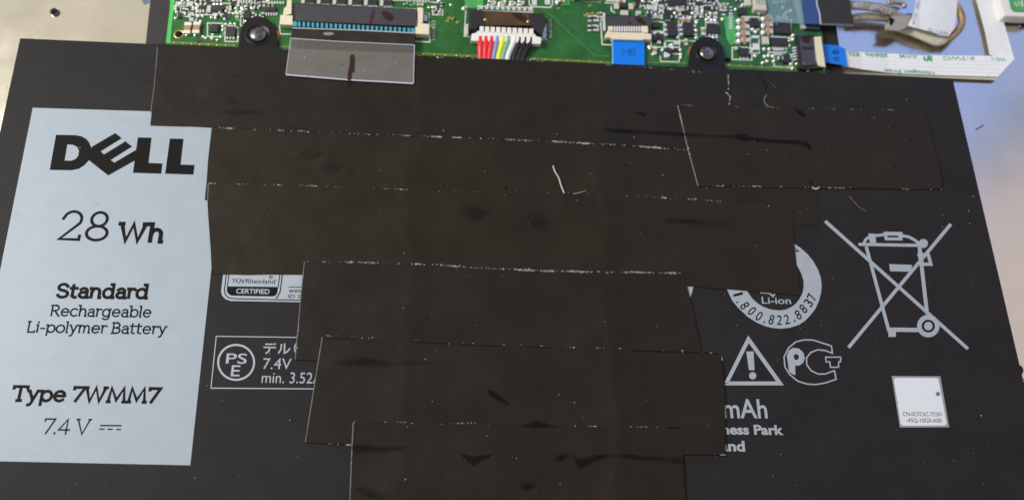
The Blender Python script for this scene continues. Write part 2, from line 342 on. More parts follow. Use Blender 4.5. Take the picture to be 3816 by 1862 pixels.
# ------------------------------------------------------------------ metal chassis and plastic frame
chassis = thing("laptop_chassis", "pale metal laptop base plate lying under the battery and the circuit board", "laptop case", W(1908, 931, ZC))
prism("base_plate", [(-700, -500), (4500, -500), (4500, 1410), (3796, 1410), (3796, 2400), (-700, 2400)], ZC, ZC - .12, M['plate'], chassis)
prism("lower_edge", [(3700, 1422), (4500, 1422), (4500, 2400), (3700, 2400)], ZC - .16, ZC - .3, M['frame'], chassis)
def hole(x, y, r):
    c = W(x, y, ZC + .002); s = r / 190.
    h = lathe("screw_hole", c, [(s * 1.12, 0), (s * 1.1, .03), (s * .95, .035), (s * .85, .01), (s * .8, .004), (.0001, .003)], [M['steel']], chassis, 24)
    lathe("bore", c, [(s * .78, .0065), (.0001, .0065)], M['dark'], h, 24)
hole(205, 47, 15); hole(3812, 94, 16)
prism("plastic_rail", [(566, -60), (642, -60), (632, 100), (700, 240), (530, 240), (543, 156)], -.13, ZC, M['frame'], chassis, bevel=.01)
prism("plastic_rail", [(3060, 60), (3112, 60), (3128, 175), (3142, 290), (3040, 290)], -.2, ZC, M['frame'], chassis, bevel=.01)
for x, y in ((520, 130), (545, 95)): pass
flat("printed_mark", strip([(534, -20), (548, 14)], 26, ZC + .004), mat("blue_grey_paint", (.12, .17, .26), .4), chassis)
flecks(chassis, [(20, 60), (500, 100)], ZC + .003, 3, 5, 40, M['silk'], "dust", 4)
flat("scratch", strip([(3636, 484), (3660, 470), (3664, 466)], 4, ZC + .004), M['ink'], chassis)
# ------------------------------------------------------------------ battery
bat = thing("battery", "flat black laptop battery with a pale printed panel and taped middle", "battery", W(1908, 931, ZC))
BT = lambda x: 142 + .0431 * (x - 74)
prism("shell", [(74, 142), (3551, 292), (3975, 2100), (-349, 2100)], 0, ZC + .01, M['shell'], bat, bevel=.02)
prism("side_lug", circ(3792, 1379, 23, 22, 20), -.03, ZC + .01, M['tab'], bat, bevel=.01)
panel = flat("label_panel", [([(122, 402), (850, 424), (709, 1732), (-142, 1714)], [], .0015)], M['label'], bat)
z1 = zoom(0, 350, 2.793); zl = .003
flat("logo", [(z1((583, 425), (790, 430), (850, 442), (900, 470), (930, 510), (948, 556), (953, 600), (950, 640), (925, 690), (880, 740), (820, 780), (740, 795), (517, 790)),
   [z1((700, 527), (760, 530), (800, 550), (822, 590), (815, 640), (790, 675), (745, 695), (672, 693))], zl),
  (z1((955, 550), (1200, 407), (1267, 462), (1047, 598), (1083, 630), (1305, 493), (1375, 548), (1152, 687), (1190, 715), (1415, 582), (1435, 570), (1405, 692), (1125, 848), (925, 690), (940, 600)), [], zl + .0006),
  (z1((1435, 453), (1577, 456), (1545, 718), (1690, 724), (1677, 830), (1383, 820)), [], zl + .0012),
  (z1((1768, 465), (1910, 468), (1880, 735), (2025, 740), (2012, 840), (1718, 830)), [], zl)], M['ink'], panel)
def zz(f, *p): return f(*p)
z2 = zoom(0, 750, 2.514); z3 = zoom(0, 1350, 2.4556)
def sl(body, f, a, b, h, w, s): slab(body, f(a)[0], f(b)[0], h / s, w / s, zl, M['ink'], panel)
sl("28", z2, (553, 352), (990, 366), 262, 26, 2.514); sl("Wh", z2, (1095, 368), (1515, 378), 160, 38, 2.514)
sl("Standard", z2, (535, 896), (1375, 906), 122, 28, 2.514); sl("Rechargeable", z2, (466, 1070), (1405, 1083), 98, 14.5, 2.514)
sl("Li-polymer Battery", z2, (247, 1222), (1555, 1240), 98, 14.5, 2.514)
sl("Type 7WMM7", z3, (106, 345), (1452, 364), 128, 28, 2.4556); sl("7.4 V", z3, (392, 650), (815, 656), 136, 15, 2.4556)
flat("current_symbol", strip(z3((915, 574), (1113, 576)), 5.4, zl) + strip(z3((910, 606), (958, 607)), 5, zl) + strip(z3((985, 608), (1032, 609)), 5, zl) + strip(z3((1062, 610), (1108, 611)), 5, zl), M['ink'], panel)
# certification box
z4 = zoom(750, 950, 2.286)
cert = flat("certification_mark", [(z4((188, 150), (960, 150), (930, 403), (840, 400), (250, 390), (205, 375), (178, 345), (168, 310)), [], .0015)], M['white'], bat)
flat("outline", strip(z4((214, 150), (197, 300), (205, 338), (238, 366), (300, 371), (930, 386)), 3.6, zl) + strip(z4((238, 150), (222, 270)), 3.2, zl) + strip(z4((672, 150), (655, 272)), 3.2, zl)
     + strip(z4((692, 150), (672, 310), (655, 345), (636, 369)), 3.8, zl + .0005) + strip(z4((745, 271), (900, 274)), 2.6, zl)
     + [(z4((222, 266), (654, 271), (648, 318), (634, 342), (606, 351), (255, 344), (228, 326), (217, 300)), [], zl)], M['ink'], cert)
text("TÜV", z4((258, 236))[0], z4((372, 239))[0], 42 / 2.286, zl, M['ink'], cert, .012); text("Rheinland", z4((378, 239))[0], z4((627, 244))[0], 38 / 2.286, zl, M['ink'], cert, 0)
text("CERTIFIED", z4((295, 325))[0], z4((580, 331))[0], 42 / 2.286, zl + .001, M['white'], cert, .022)
text("www.t", z4((743, 320))[0], z4((905, 322))[0], 33 / 2.286, zl, M['ink'], cert, 0); text("ID 2000", z4((738, 364))[0], z4((945, 367))[0], 29 / 2.286, zl, M['ink'], cert, 0)
flat("registered_mark", strip(circ(*z4((593, 188))[0], 6, 6, 14), 1.6, zl, True) + strip(z4((587, 196), (588, 181), (597, 183), (589, 189), (598, 196)), 1.5, zl), M['ink'], cert)
# electrical safety box
pse = flat("safety_mark_box", strip(z4((128, 690), (960, 702)), 3.4, .0015) + strip(z4((128, 688), (82, 1132)), 3.6, .0021) + strip(z4((82, 1131), (1010, 1138)), 4, .0015), M['white'], bat)
flat("circle", strip(circ(*z4((297, 912))[0], 67, 65, 44), 7.6, .0015, True), M['white'], pse)
text("PS", z4((208, 920))[0], z4((385, 923))[0], 86 / 2.286, .0015, M['white'], pse, .008); text("E", z4((250, 1029))[0], z4((325, 1030))[0], 93 / 2.286, .0015, M['white'], pse, .008)
K = lambda w, *p: strip(z4(*p), w, .0015)
flat("lettering", K(5, (545, 757), (607, 758)) + K(5, (530, 784), (637, 786)) + strip(z4((584, 786), (577, 815), (548, 838)), 5.4, .0021) + K(4, (616, 752), (622, 766)) + K(4, (630, 748), (636, 762))
     + K(5.4, (683, 755), (680, 800), (656, 836)) + K(5.4, (711, 750), (708, 833), (732, 822), (756, 792)) + K(5, (812, 748), (796, 775), (796, 812), (812, 840)), M['white'], pse)
text("7.4V", z4((522, 968))[0], z4((764, 970))[0], 92 / 2.286, .0015, M['white'], pse, .0); text("min. 3.52A", z4((512, 1086))[0], z4((1028, 1092))[0], 92 / 2.286, .0015, M['white'], pse, .0)
# recycling seal
z5 = zoom(2500, 850, 2.0957)
outer = z5((430, 460), (480, 565), (530, 625), (600, 690), (665, 732), (730, 762), (795, 778), (860, 783), (930, 776), (1000, 753), (1050, 720), (1092, 676), (1128, 628), (1155, 570), (1172, 510), (1178, 450), (1170, 385), (1150, 325), (1115, 262), (1070, 205), (1015, 155), (940, 105))
inner = z5((900, 215), (950, 250), (988, 295), (1018, 350), (1035, 405), (1038, 450), (1030, 500), (1005, 550), (975, 590), (940, 615), (900, 634), (850, 641), (780, 634), (722, 613), (680, 588), (640, 553), (612, 515), (580, 462))
seal = flat("recycling_seal", [(outer + inner, [], .0015)], M['white'], bat)
flat("wedge", [([(2556, 1055), (2586, 1055), (2579, 1090), (2571, 1108)], [], .0015)], M['white'], seal)
cen = z5((862, 430))[0]
for ch, x, y in (('1', 526, 516), ('.', 519, 577), ('8', 578, 603), ('0', 634, 645), ('0', 690, 685), ('.', 729, 731), ('8', 786, 712), ('2', 848, 716), ('2', 906, 710), ('.', 967, 722), ('8', 994, 674), ('8', 1034, 627), ('3', 1074, 582), ('7', 1101, 536)):
    p = Vector(z5((x, y))[0]); c = Vector(cen)
    up = (c - p).normalized(); ri = Vector((-up.y, up.x)); hh = 36 if ch != '.' else 8; ww = {'1': 9, '.': 6}.get(ch, 19)
    b0 = p - up * hh / 2 - ri * ww / 2; V, Fc = glyphs(ch, .006); x0 = min(v[0] for v in V); x1 = max(v[0] for v in V); t = max(v[1] for v in V)
    P = [W(*(b0 + ri * ww * (a - x0) / (x1 - x0) + up * hh * b / t), zl) for a, b in V]
    obj("digit", P, flat_up(P, Fc), M['ink'], seal)
text("Li-ion", z5((712, 587))[0], z5((940, 591))[0], 52 / 2.0957, .0015, M['white'], seal, .012)
flat("arrow_tail", strip(z5((697, 500), (770, 506), (798, 532), (812, 512)), 6, .0015), M['white'], seal)
flat("letter_end", strip(z5((962, 155), (998, 178), (962, 182)), 4, zl), M['ink'], seal)
# crossed bin
z6 = zoom(3000, 780, 2.286); B6 = lambda w, *p, dz=0: strip(z6(*p), w / 2.286, .0015 + dz * .0005)
wc = z6((1050, 992))[0]
flat("crossed_bin_symbol", B6(28, (172, 100), (1388, 1186)) + B6(29, (1242, 125), (370, 1175), dz=1) + B6(26, (455, 297), (985, 306), dz=2) + B6(28, (521, 315), (716, 1040), dz=3) + B6(36, (712, 1022), (1000, 1026), dz=4)
     + B6(64, (742, 1012), (742, 1084), dz=5) + B6(32, (975, 320), (1040, 890), dz=5) + B6(24, (500, 292), (515, 258), (556, 228), (672, 215), dz=3) + B6(24, (826, 222), (890, 236), (940, 264), (980, 298), dz=4)
     + [(z6((668, 190), (830, 192), (830, 264), (680, 263)), [z6((700, 222), (795, 224), (795, 239), (702, 238))], .0045)] + [(z6((538, 205), (598, 207), (606, 285), (552, 285)), [], .0048)]
     + [(circ(*z6((1008, 290))[0], 17, 17), [], .0052)] + [(z6((717, 465), (912, 472), (905, 530), (725, 526)), [], .0034)] + B6(28, (958, 384), (1050, 386), (1072, 466), (985, 466), dz=7)
     + [(z6((960, 372), (1005, 374), (1012, 480), (975, 480)), [], .0058)]
     + [(circ(*wc, 42, 42, 36), [circ(*wc, 24, 23, 30)], .0062), (circ(*wc, 16.5, 16.5), [], .0062)], M['white'], bat)
flat("wheel_ring", [(circ(*wc, 24.6, 23.6, 30), [circ(*wc, 16, 16, 30)], .0068)], M['ink'], bat)
z7 = zoom(2600, 1200, 2.417); 
flat("warning_triangle", strip(z7((457, 152), (258, 549), (742, 549)), 14.5, .0015, True) + [(z7((437, 262), (503, 262), (512, 430), (462, 430)), [], .0015), (circ(*z7((495, 480))[0], 13.6), [], .0015)], M['white'], bat)
S7 = lambda w, *p, dz=0, cl=False: strip(z7(*p), w / 2.417, .0015 + dz * .0006, cl)
flat("conformity_mark", S7(12, (1213, 278), (1205, 213), (1120, 185), (1040, 160), (960, 157), (885, 175), (818, 230), (778, 310), (785, 400), (830, 470), (900, 528), (980, 554), (1060, 560), (1150, 545), (1247, 512), (1232, 434), (1150, 464), (1085, 465), (1022, 435), (982, 380), (980, 320), (1020, 270), (1080, 247), (1150, 254), cl=True)
     + [(z7((803, 300), (820, 252), (860, 230), (910, 235), (950, 270), (965, 320), (950, 366), (910, 390), (878, 388), (880, 475), (846, 462), (822, 440)), [z7((882, 284), (905, 294), (912, 315), (903, 335), (876, 338), (862, 300))], .0027)]
     + S7(11, (1152, 313), (1290, 313), (1288, 355), (1270, 356), (1268, 404), (1196, 404), (1190, 356), (1156, 355), dz=1, cl=True), M['white'], bat)
text("mAh", z7((236, 858))[0], z7((632, 860))[0], 170 / 2.417, .0015, M['white'], bat, .014); text("ness Park", z7((222, 1004))[0], z7((775, 1009))[0], 86 / 2.417, .0015, M['white'], bat, .034); text("and", z7((205, 1155))[0], z7((428, 1158))[0], 92 / 2.417, .0015, M['white'], bat, .034)
# mounting tabs and screws
def mount(cx, cy, ro, rh, bl, br, label):
    by = BT(cx) + 6
    arch = [(bl, by)] + [(cx - ro - 4, by - 18)] + circ(cx, cy, ro, ro, 18, 180, 360) + [(cx + ro + 4, by - 18), (br, by)]
    prism("mounting_tab", arch, -.035, -.2, M['tab'], bat, bevel=.012)
    c = W(cx, cy, -.035); s = rh / 192.
    lathe("tab_collar", c, [(s * 1.52, -.004), (s * 1.46, .014), (s * 1.36, .018), (s * 1.26, .010), (s * 1.2, .001), (s * .6, .001)], M['tab'], bat)
    sc = lathe("screw", c + Vector((0, 0, .002)), [(s * .98, 0), (s, .012), (s * .97, .026), (s * .85, .045), (s * .6, .060), (s * .3, .067), (.0005, .069)], M['steel'], None)
    tag(sc, label, "screw", "screws holding the battery tabs")
    V, Fc = [], []
    for a in (.6, .6 + math.pi / 2):
        u = Vector((math.cos(a), math.sin(a), 0)) * s * .72; v = Vector((-math.sin(a), math.cos(a), 0)) * s * .17; b = len(V); zz_ = Vector((0, 0, .0705 + .001 * (a > 1)))
        q = c + zz_; d = Vector((0, 0, -.012)); V += [q - u - v + d, q - v, q + u - v + d, q + u + v + d, q + v, q - u + v + d]; Fc += [(b, b + 1, b + 4, b + 5), (b + 1, b + 2, b + 3, b + 4)]
    obj("cross_recess", V, flat_up(V, Fc), M['dark'], sc)
mount(962, 130, 69, 31, 884, 1046, "dark round cross head screw in the black tab left of the wide connector")
mount(2634, 200, 63, 29, 2563, 2704, "grey cross head screw in the black tab right of the blue ribbon end")
# ------------------------------------------------------------------ tape strips
GT = "black tape strips over the battery"
def tape(pts, zt, label, m=None, name="tape_strip"):
    rr = random.Random(int(zt * 1e5)); q = []
    n = len(pts)
    for i in range(n):
        a, b = Vector(pts[i]), Vector(pts[(i + 1) % n]); k = max(1, int((b - a).length / 60)); nn = Vector((-(b - a).y, (b - a).x)).normalized()
        for j in range(k):
            p = a + (b - a) * j / k + (nn * rr.gauss(0, .9) if j else Vector((0, 0))); q.append(tuple(p))
    o = prism(name, q, zt, max(.0012, zt - .012), m or M['tape'], None); tag(o, label, "tape", GT); return o
T2 = tape([(795, 440), (789, 476), (775, 597), (763, 744), (1500, 776), (2500, 818), (3050, 843), (3046, 640), (2600, 500), (1500, 450)], .010, "black tape strip second from the top, poking out left beside the printed panel", M['tape2'])
T1 = tape([(588, 165), (575, 320), (560, 467), (789, 475), (1100, 488), (1400, 501), (1837, 519), (2287, 539), (2564, 558), (2730, 566), (2717, 392), (2722, 340), (2714, 283), (2583, 267), (2425, 253), (2216, 239), (1540, 208), (1000, 183)], .016, "topmost long black tape strip, running under the circuit board edge")
T3 = tape([(775, 683), (1250, 697), (1650, 713), (2250, 723), (2606, 742), (2806, 763), (2955, 776), (2960, 909), (2968, 985), (2985, 1100), (2834, 1087), (2593, 1066), (2000, 1050), (1135, 1022), (790, 1021), (788, 995), (773, 745)], .018, "long black tape strip just above the certification box and recycling seal", M['tape2'])
T8 = tape([(2522, 391), (2760, 396), (3000, 404), (3296, 410), (3440, 415), (3453, 440), (3509, 656), (3510, 704), (3155, 701), (2600, 693)], .026, "short brownish black tape piece at the upper right, crossed by an ink line", M['tape2'])
T4 = tape([(1134, 974), (1470, 981), (2048, 1010), (2548, 1017), (2571, 1108), (2614, 1306), (2630, 1400), (1900, 1370), (1100, 1339), (1116, 1160)], .024, "tape strip with a glittery glue line on top, left end touching the safety box")
T5 = tape([(1201, 1254), (1332, 1261), (1527, 1270), (1694, 1280), (2044, 1294), (2264, 1301), (2602, 1312), (2688, 1319), (2699, 1430), (2704, 1694), (2547, 1692), (1900, 1675), (1309, 1655), (1137, 1647), (1183, 1362)], .030, "black tape strip touching the mAh lettering, second from the bottom")
T6 = tape([(1316, 1569), (1790, 1580), (2048, 1590), (2538, 1592), (2555, 1862), (2570, 2050), (1296, 2050), (1303, 1862)], .036, "lowest black tape strip, running off the bottom edge of the picture")
scrap = tape([(2824, 268), (2862, 322), (2850, 352), (2849, 378), (2858, 391), (2880, 400), (2966, 409), (2930, 368), (2884, 325), (2845, 290)], .021, "small folded triangular tape scrap with a pale curled edge, upper right", M['tape2'], "tape_scrap")
flat("curled_edge", strip([(2857, 353), (2847, 368), (2849, 384), (2862, 397), (2885, 403), (2930, 409), (2958, 408)], 4.5, .0235), M['edge'], scrap); flecks(scrap, [(2838, 284), (2880, 318), (2930, 366), (2962, 395)], .022, 9, 5, 2, M['edge'], seed=5)
E_ = lambda par, z, w, *p: flat("lit_cut_edge", strip(list(p), w, z + .0012), M['edge'], par)  # pale glue edge, brightened in colour as if lit from the left
E_(T1, .016, 2.6, (587, 175), (575, 320), (561, 420)); E_(T3, .018, 3.2, (776, 684), (774, 742)); E_(T8, .026, 5, (2525, 393), (2537, 440), (2564, 558), (2601, 692)); E_(T4, .024, 3, (1134, 976), (1116, 1160), (1100, 1337)); E_(T5, .030, 3.6, (1201, 1255), (1183, 1362), (1138, 1645)); E_(T6, .036, 4.2, (1322, 1569), (1316, 1576), (1310, 1700), (1303, 1880))
flecks(T1, [(789, 475), (930, 482), (1100, 488), (1400, 501), (1560, 507), (1837, 518), (2050, 527), (2287, 539), (2564, 559)], .0165, [24, 14, 13, 17, 30, 32, 80, 80, 18], 6, 2, seed=11)
flecks(T1, [(1540, 208), (2216, 238), (2425, 252), (2583, 267), (2710, 282)], .0165, [6, 8, 7, 5], 6.5, 3, seed=12); flecks(T1, [(2715, 284), (2716, 330), (2708, 346), (2722, 362), (2718, 390)], .0165, [60, 30, 60, 60], 8, 1.5, seed=13)
flecks(T3, [(776, 683), (900, 686), (1180, 692), (1650, 712), (2250, 722)], .0185, [28, 20, 9, 3], 5, 1.5, seed=14); flecks(T3, [(2330, 728), (2480, 738), (2620, 744), (2900, 770)], .0185, [26, 18, 4], 5.5, 2, seed=15)
flecks(T8, [(2525, 391), (2640, 396), (2760, 399), (2960, 404), (3330, 410)], .0265, [14, 3, 2, 7], 5.5, 1.6, seed=16); flecks(T8, [(2605, 693), (2750, 694), (2960, 695), (3170, 702)], .0265, [9, 22, 13], 6, 1.5, seed=17); flecks(T8, [(3350, 704), (3510, 705)], .0265, 10, 5, 1.2, seed=18)
flecks(T8, [(2525, 393), (2601, 692)], .0275, 14, 6, 1.2, seed=28)
flat("glue_crescent", strip(circ(3040, 692, 15, 11, 9, 20, 165), 6, .0275), M['fleck'], T8)
flecks(T4, [(1134, 974), (1460, 979), (1620, 986), (1780, 998), (2060, 1010), (2250, 1013), (2548, 1017)], .0245, [22, 26, 60, 85, 75, 70], 6, 2.3, seed=19); flecks(T4, [(1128, 1000), (1104, 1330)], .0245, 8, 5, 3, seed=20)
flecks(T5, [(1201, 1250), (1340, 1256), (1700, 1276), (2040, 1290), (2260, 1298), (2690, 1316)], .0305, [8, 3, 2.5, 3, 2], 6, 3, seed=21); flecks(T5, [(1180, 1648), (1305, 1656)], .0305, 20, 6, 1.6, seed=22); flecks(T5, [(2560, 1692), (2706, 1694)], .0305, 8, 6, 1.2, seed=23); flecks(T5, [(2688, 1318), (2692, 1340)], .0305, 30, 8, 1.5, seed=24)
flecks(T6, [(1320, 1568), (1790, 1577)], .0365, 6, 6, 3, seed=25); flecks(T6, [(2140, 1586), (2480, 1590)], .0365, 8, 6, 1.8, seed=26); flecks(T6, [(1312, 1600), (1308, 1780)], .0375, 4, 5, 1, seed=27)
# ink on the tape, plus dark streaks that paint shade in its creases
zs = lambda t: t + .0018
ink_shade(T8, [(2236, 480, 6, 0), (2270, 484, 20, .6), (2320, 488, 22, .7), (2420, 492, 19, .5), (2520, 499, 20, .65), (2640, 506, 16, .35), (2735, 510, 22, .6), (2770, 512, 40, 1.1), (2800, 518, 22, 1.1), (2900, 527, 19, 1.1), (2975, 531, 20, 1.1), (3010, 540, 22, 1.1), (3020, 556, 14, .8), (3022, 562, 8, 0)], .0285)
ink_shade(T1, [(2366, 420, 6, 0), (2380, 423, 16, .8), (2398, 427, 16, .9), (2410, 430, 6, 0)], zs(.016)); ink_shade(T8, [(2962, 405, 10, 0), (2972, 412, 18, 1.1), (2992, 428, 18, 1.1), (3002, 438, 8, 0)], .0290); ink_shade(T8, [(3016, 672, 6, 0), (3022, 678, 16, .9), (3028, 690, 10, 0)], .0290)
ink_shade(T5, [(1230, 1348, 10, 0), (1290, 1352, 30, .4), (1370, 1346, 40, .5), (1440, 1356, 28, .35), (1520, 1352, 16, .2), (1740, 1350, 30, 0)], zs(.030)); ink_shade(T5, [(1815, 1454, 10, 0), (1830, 1462, 30, 1.1), (1850, 1476, 26, 1.1), (1882, 1496, 22, .7), (1900, 1508, 10, 0)], zs(.030))  # first streak is crease shade painted as a dark patch
ink_shade(T5, [(1930, 1585, 6, 0), (1975, 1583, 24, 1.0), (2000, 1580, 38, 1.2), (2030, 1585, 24, 1.0), (2080, 1589, 8, .3), (2120, 1590, 4, 0)], .0385); ink_shade(T6, [(1300, 1668, 10, 0), (1330, 1668, 46, .6), (1400, 1672, 34, .5), (1490, 1670, 26, .35), (1520, 1664, 10, 0)], zs(.036))
ink_shade(T6, [(1712, 1688, 8, 0), (1740, 1702, 26, 1.1), (1765, 1716, 44, 1.3), (1790, 1706, 26, 1.1), (1815, 1700, 18, .9), (1840, 1696, 10, 0)], zs(.036)); ink_shade(T6, [(2060, 1716, 10, 0), (2085, 1706, 30, .8), (2120, 1694, 22, .4), (2145, 1706, 22, .3), (2165, 1724, 50, .85), (2200, 1712, 34, .8), (2240, 1700, 26, .7), (2290, 1697, 20, .15), (2350, 1699, 24, .6), (2400, 1706, 24, .55), (2480, 1710, 34, .3), (2540, 1716, 34, .45), (2556, 1716, 10, 0)], zs(.036))
ink_shade(T6, [(1930, 1810, 20, 0), (1965, 1812, 36, .7), (2000, 1800, 14, 0)], zs(.036)); ink_shade(T6, [(1320, 1812, 30, 0), (1380, 1840, 50, .45), (1460, 1850, 30, 0)], zs(.036))
ink_shade(T2, [(1100, 565, 40, 0), (1180, 592, 70, .22), (1240, 625, 80, .2), (1330, 650, 40, 0)], zs(.010)); ink_shade(T3, [(1880, 692, 4, 0), (1886, 699, 14, 1.), (1894, 704, 4, 0)], .0190); ink_shade(T3, [(2440, 820, 20, 0), (2540, 824, 34, .35), (2760, 836, 20, 0)], zs(.018))
ink_shade(T1, [(780, 330, 10, 0), (850, 370, 40, .12), (890, 400, 40, .12), (920, 410, 10, 0)], zs(.016)); ink_shade(T1, [(780, 418, 10, 0), (900, 420, 30, .35), (1000, 420, 14, 0)], zs(.016)); ink_shade(T3, [(1690, 770, 60, 0), (1780, 800, 90, .35), (1860, 800, 40, 0)], zs(.018)); ink_shade(T3, [(1950, 790, 50, 0), (2010, 830, 90, .3), (2050, 870, 40, 0)], zs(.018))
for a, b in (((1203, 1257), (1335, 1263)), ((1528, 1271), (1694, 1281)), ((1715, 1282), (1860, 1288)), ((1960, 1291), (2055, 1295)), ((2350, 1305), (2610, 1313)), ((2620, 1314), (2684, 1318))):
    flat("gap_shadow", strip([a, ((a[0] + b[0]) / 2, (a[1] + b[1]) / 2 + .8), b], 4.2, zs(.030)), M['dark'], T5)  # dark strips paint the shadow under the tape's lifted edge
flat("gap_shadow", strip([(2484, 1591), (2510, 1592.5), (2536, 1592)], 5, zs(.036)), M['dark'], T6)
# bubbles trapped under the tape
for x, y, rx, zb_, par in ((1116, 572, .08, .0095, T2), (1205, 600, .12, .0095, T2), (1290, 640, .09, .0095, T2), (1868, 812, .22, .0175, T3), (2055, 600, .10, .0095, T2)):
    c = W(x, y, zb_); b_ = lathe("bubble", c, [(rx * 1.5, 0), (rx * 1.25, .0012), (rx * .9, .0055), (rx * .55, .0105), (rx * .25, .0125), (.0005, .013)], M['tape2'], par, 22)
    b_.data.transform(Matrix.Translation(c - org(par)) @ Matrix.Rotation(.5, 4, 'Z') @ Matrix.Diagonal((1.7, .8, .8, 1)) @ Matrix.Translation(org(par) - c))
# loose bits on top
def fibre(name, pts, w, z, label, m, cat):
    P = smoothpath([W(x, y, z) for x, y in pts], 5); o = tube(name, P, w / 380., m, None, 6); tag(o, label, cat); return o
fibre("plastic_shaving", [(2061, 618), (2069, 640), (2083, 664), (2091, 690), (2103, 721)], 6.5, .035, "long pale plastic shaving lying upright in the middle of the tape", M['fibre'], "shaving")
fibre("hair", [(2136, 723), (2160, 718), (2184, 711)], 2.6, .03, "tiny pale thread beside the foot of the plastic shaving", M['fibre'], "thread")
fibre("hair", [(3165, 731), (3190, 760), (3202, 772), (3228, 788)], 3, .006, "thin reddish hair on the battery wrap above the crossed bin", mat("reddish_hair", (.16, .10, .08), .5), "hair")
dz_ = [(s, t) for s, t in ((40, 60), (3700, 1800))]
rr = random.Random(21); V, Fc = [], []
for _ in range(330):
    x, y = rr.uniform(20, 3750), rr.uniform(230, 1850)
    if x < 830 and 420 < y < 1720 and rr.random() < .6: continue
    c = W(x, y, .041 if 1100 < x < 2700 else .034); s = rr.choice((1.6, 1.6, 2, 2.4, 3, 4.4)) / 400
    b = len(V); an = rr.uniform(0, 3.1); u = Vector((math.cos(an), math.sin(an), 0)) * s * rr.uniform(.8, 1.8); v = Vector((-math.sin(an), math.cos(an), 0)) * s
    V += [c + u, c + v, c - u, c - v, c + Vector((0, 0, s))]; Fc += [(b, b + 1, b + 4), (b + 1, b + 2, b + 4), (b + 2, b + 3, b + 4), (b + 3, b, b + 4)]
dust = stuff(obj("dust", V, Fc, M['fleck'])); dust['label'] = "fine pale dust specks scattered over the tape and battery"; dust['category'] = "dust"
# sticker
z8 = zoom(3250, 1350, 2.456)
st = prism("sticker", z8((180, 122), (624, 125), (706, 590), (255, 592)), .005, .001, mat("clear_sticker_border", (.30, .31, .34), .3)); tag(st, "small white sticker with two lines of code, on the battery below the crossed bin", "sticker")
def rnd_corner(p, r=.06):
    out = []
    for i in range(len(p)):
        a, b, c = Vector(p[i - 1]), Vector(p[i]), Vector(p[(i + 1) % len(p)])
        for t in (0, .5, 1):
            s, e = b + (a - b) * r, b + (c - b) * r; out.append(tuple((1 - t) ** 2 * s + 2 * t * (1 - t) * b + t * t * e))
    return out
flat("paper_face", [(rnd_corner(z8((196, 139), (606, 141), (686, 574), (264, 577))), [], .0066)], M['tag'], st)
text("CN-0CFC6C-75501", z8((285, 488))[0], z8((640, 490))[0], 37 / 2.456, .008, M['tagink'], st); text("-45Q-10G0-A00", z8((315, 545))[0], z8((640, 547))[0], 37 / 2.456, .008, M['tagink'], st)
prism("dent", circ(*z8((603, 286))[0], 8, 8, 14), .011, .005, mat("grey_speck", (.18, .18, .24), .4), st)
# ------------------------------------------------------------------ circuit board
pcb = thing("circuit_board", "green circuit board crowded with small parts along the top edge", "circuit board", W(1850, 120, ZB))
BP = [(636, -40), (632, 40), (621, 172), (900, 188), (1540, 222), (2280, 254), (2790, 276), (2798, 262), (3078, 275), (3066, 130), (2996, -40)]
prism("board", BP, ZB, ZB - .10, M['board'], pcb)
def on(dx=.004): return ZB + dx
flat("side_rim", [([(636, -40), (656, -40), (642, 80), (634, 163), (618, 161), (632, 40)], [], on(.006))], M['rim'], pcb)
for p_, w_ in (([(634, 158), (760, 164), (880, 170)], 9), ([(1045, 174), (1160, 180), (1540, 199), (2000, 220), (2290, 235)], 9), ([(2405, 232), (2560, 237)], 6), ([(2702, 243), (2790, 249), (3075, 263)], 8)): flat("lower_rim", strip(p_, w_, on(.0065)), M['rim2'], pcb)
ya, yb = zoom(540, 0, 4.293), zoom(1000, 0, 3.68); yc, yd, ye = zoom(1600, 0, 3.68), zoom(2150, 0, 3.928), zoom(2650, 0, 4.19)
TR = []
def trace(w, *p): TR.extend(strip(list(p), w, on(.0030 + .00003 * len(TR))))
trace(5.5, *yc((1540, 110), (1640, 190), (2250, 750), (2290, 768), (2520, 772))); trace(4, *yb((2420, 0), (2420, 200), (2290, 300))); trace(3, *yc((325, 0), (325, 190), (290, 235))); trace(3, *yc((2200, 75), (2118, 155), (2118, 340)))
trace(8, *yd((1560, 940), (1620, 760), (1720, 640), (1880, 590))); trace(6, *yd((930, 0), (930, 150), (1060, 240), (1330, 262))); trace(4, *yd((1000, 860), (1160, 880), (1240, 880)))
r3 = random.Random(5)
for _ in range(120):
    zx = r3.choice(((650, 1010), (1480, 1690), (1700, 2100), (2400, 2700), (2700, 2990))); x, y = r3.uniform(*zx), r3.uniform(0, 215 if zx[0] > 2300 else 150); p = [(x, y)]
    for _ in range(r3.randint(1, 3)): dx, dy = r3.choice(((30, 0), (-30, 0), (0, 24), (18, 18), (-18, 18))); p.append((p[-1][0] + dx, p[-1][1] + dy))
    if y + 90 < 235: trace(r3.choice((2, 2.5, 3)), *p)
stuff(flat("trace", TR, M['trace'], pcb))
for pp in [(yc((480, 0), (740, 0), (740, 60), (700, 110), (500, 115)), [], on(.0028)), (yd((2150, 240), (2310, 240), (2330, 640), (2240, 660), (2190, 560)), [], on(.0028)), (yc((1800, 0), (1920, 0), (1920, 70), (1800, 75)), [], on(.0028)), (ya((1440, 110), (1500, 100), (1510, 340), (1450, 330)), [], on(.0028))]: flat("light_patch", [pp], M['light'], pcb)
SK = []
def box(f, x0, y0, x1, y1, w=4.2): SK.extend(strip(f((x0, y0), (x1, y0 + (x1 - x0) * .03), (x1, y1 + (x1 - x0) * .03), (x0, y1)), w, on(.0055 + .00004 * len(SK) % .001), True))
def ln(f, w, *p): SK.extend(strip(f(*p), w, on(.0055 + .00004 * (len(SK) % 25))))
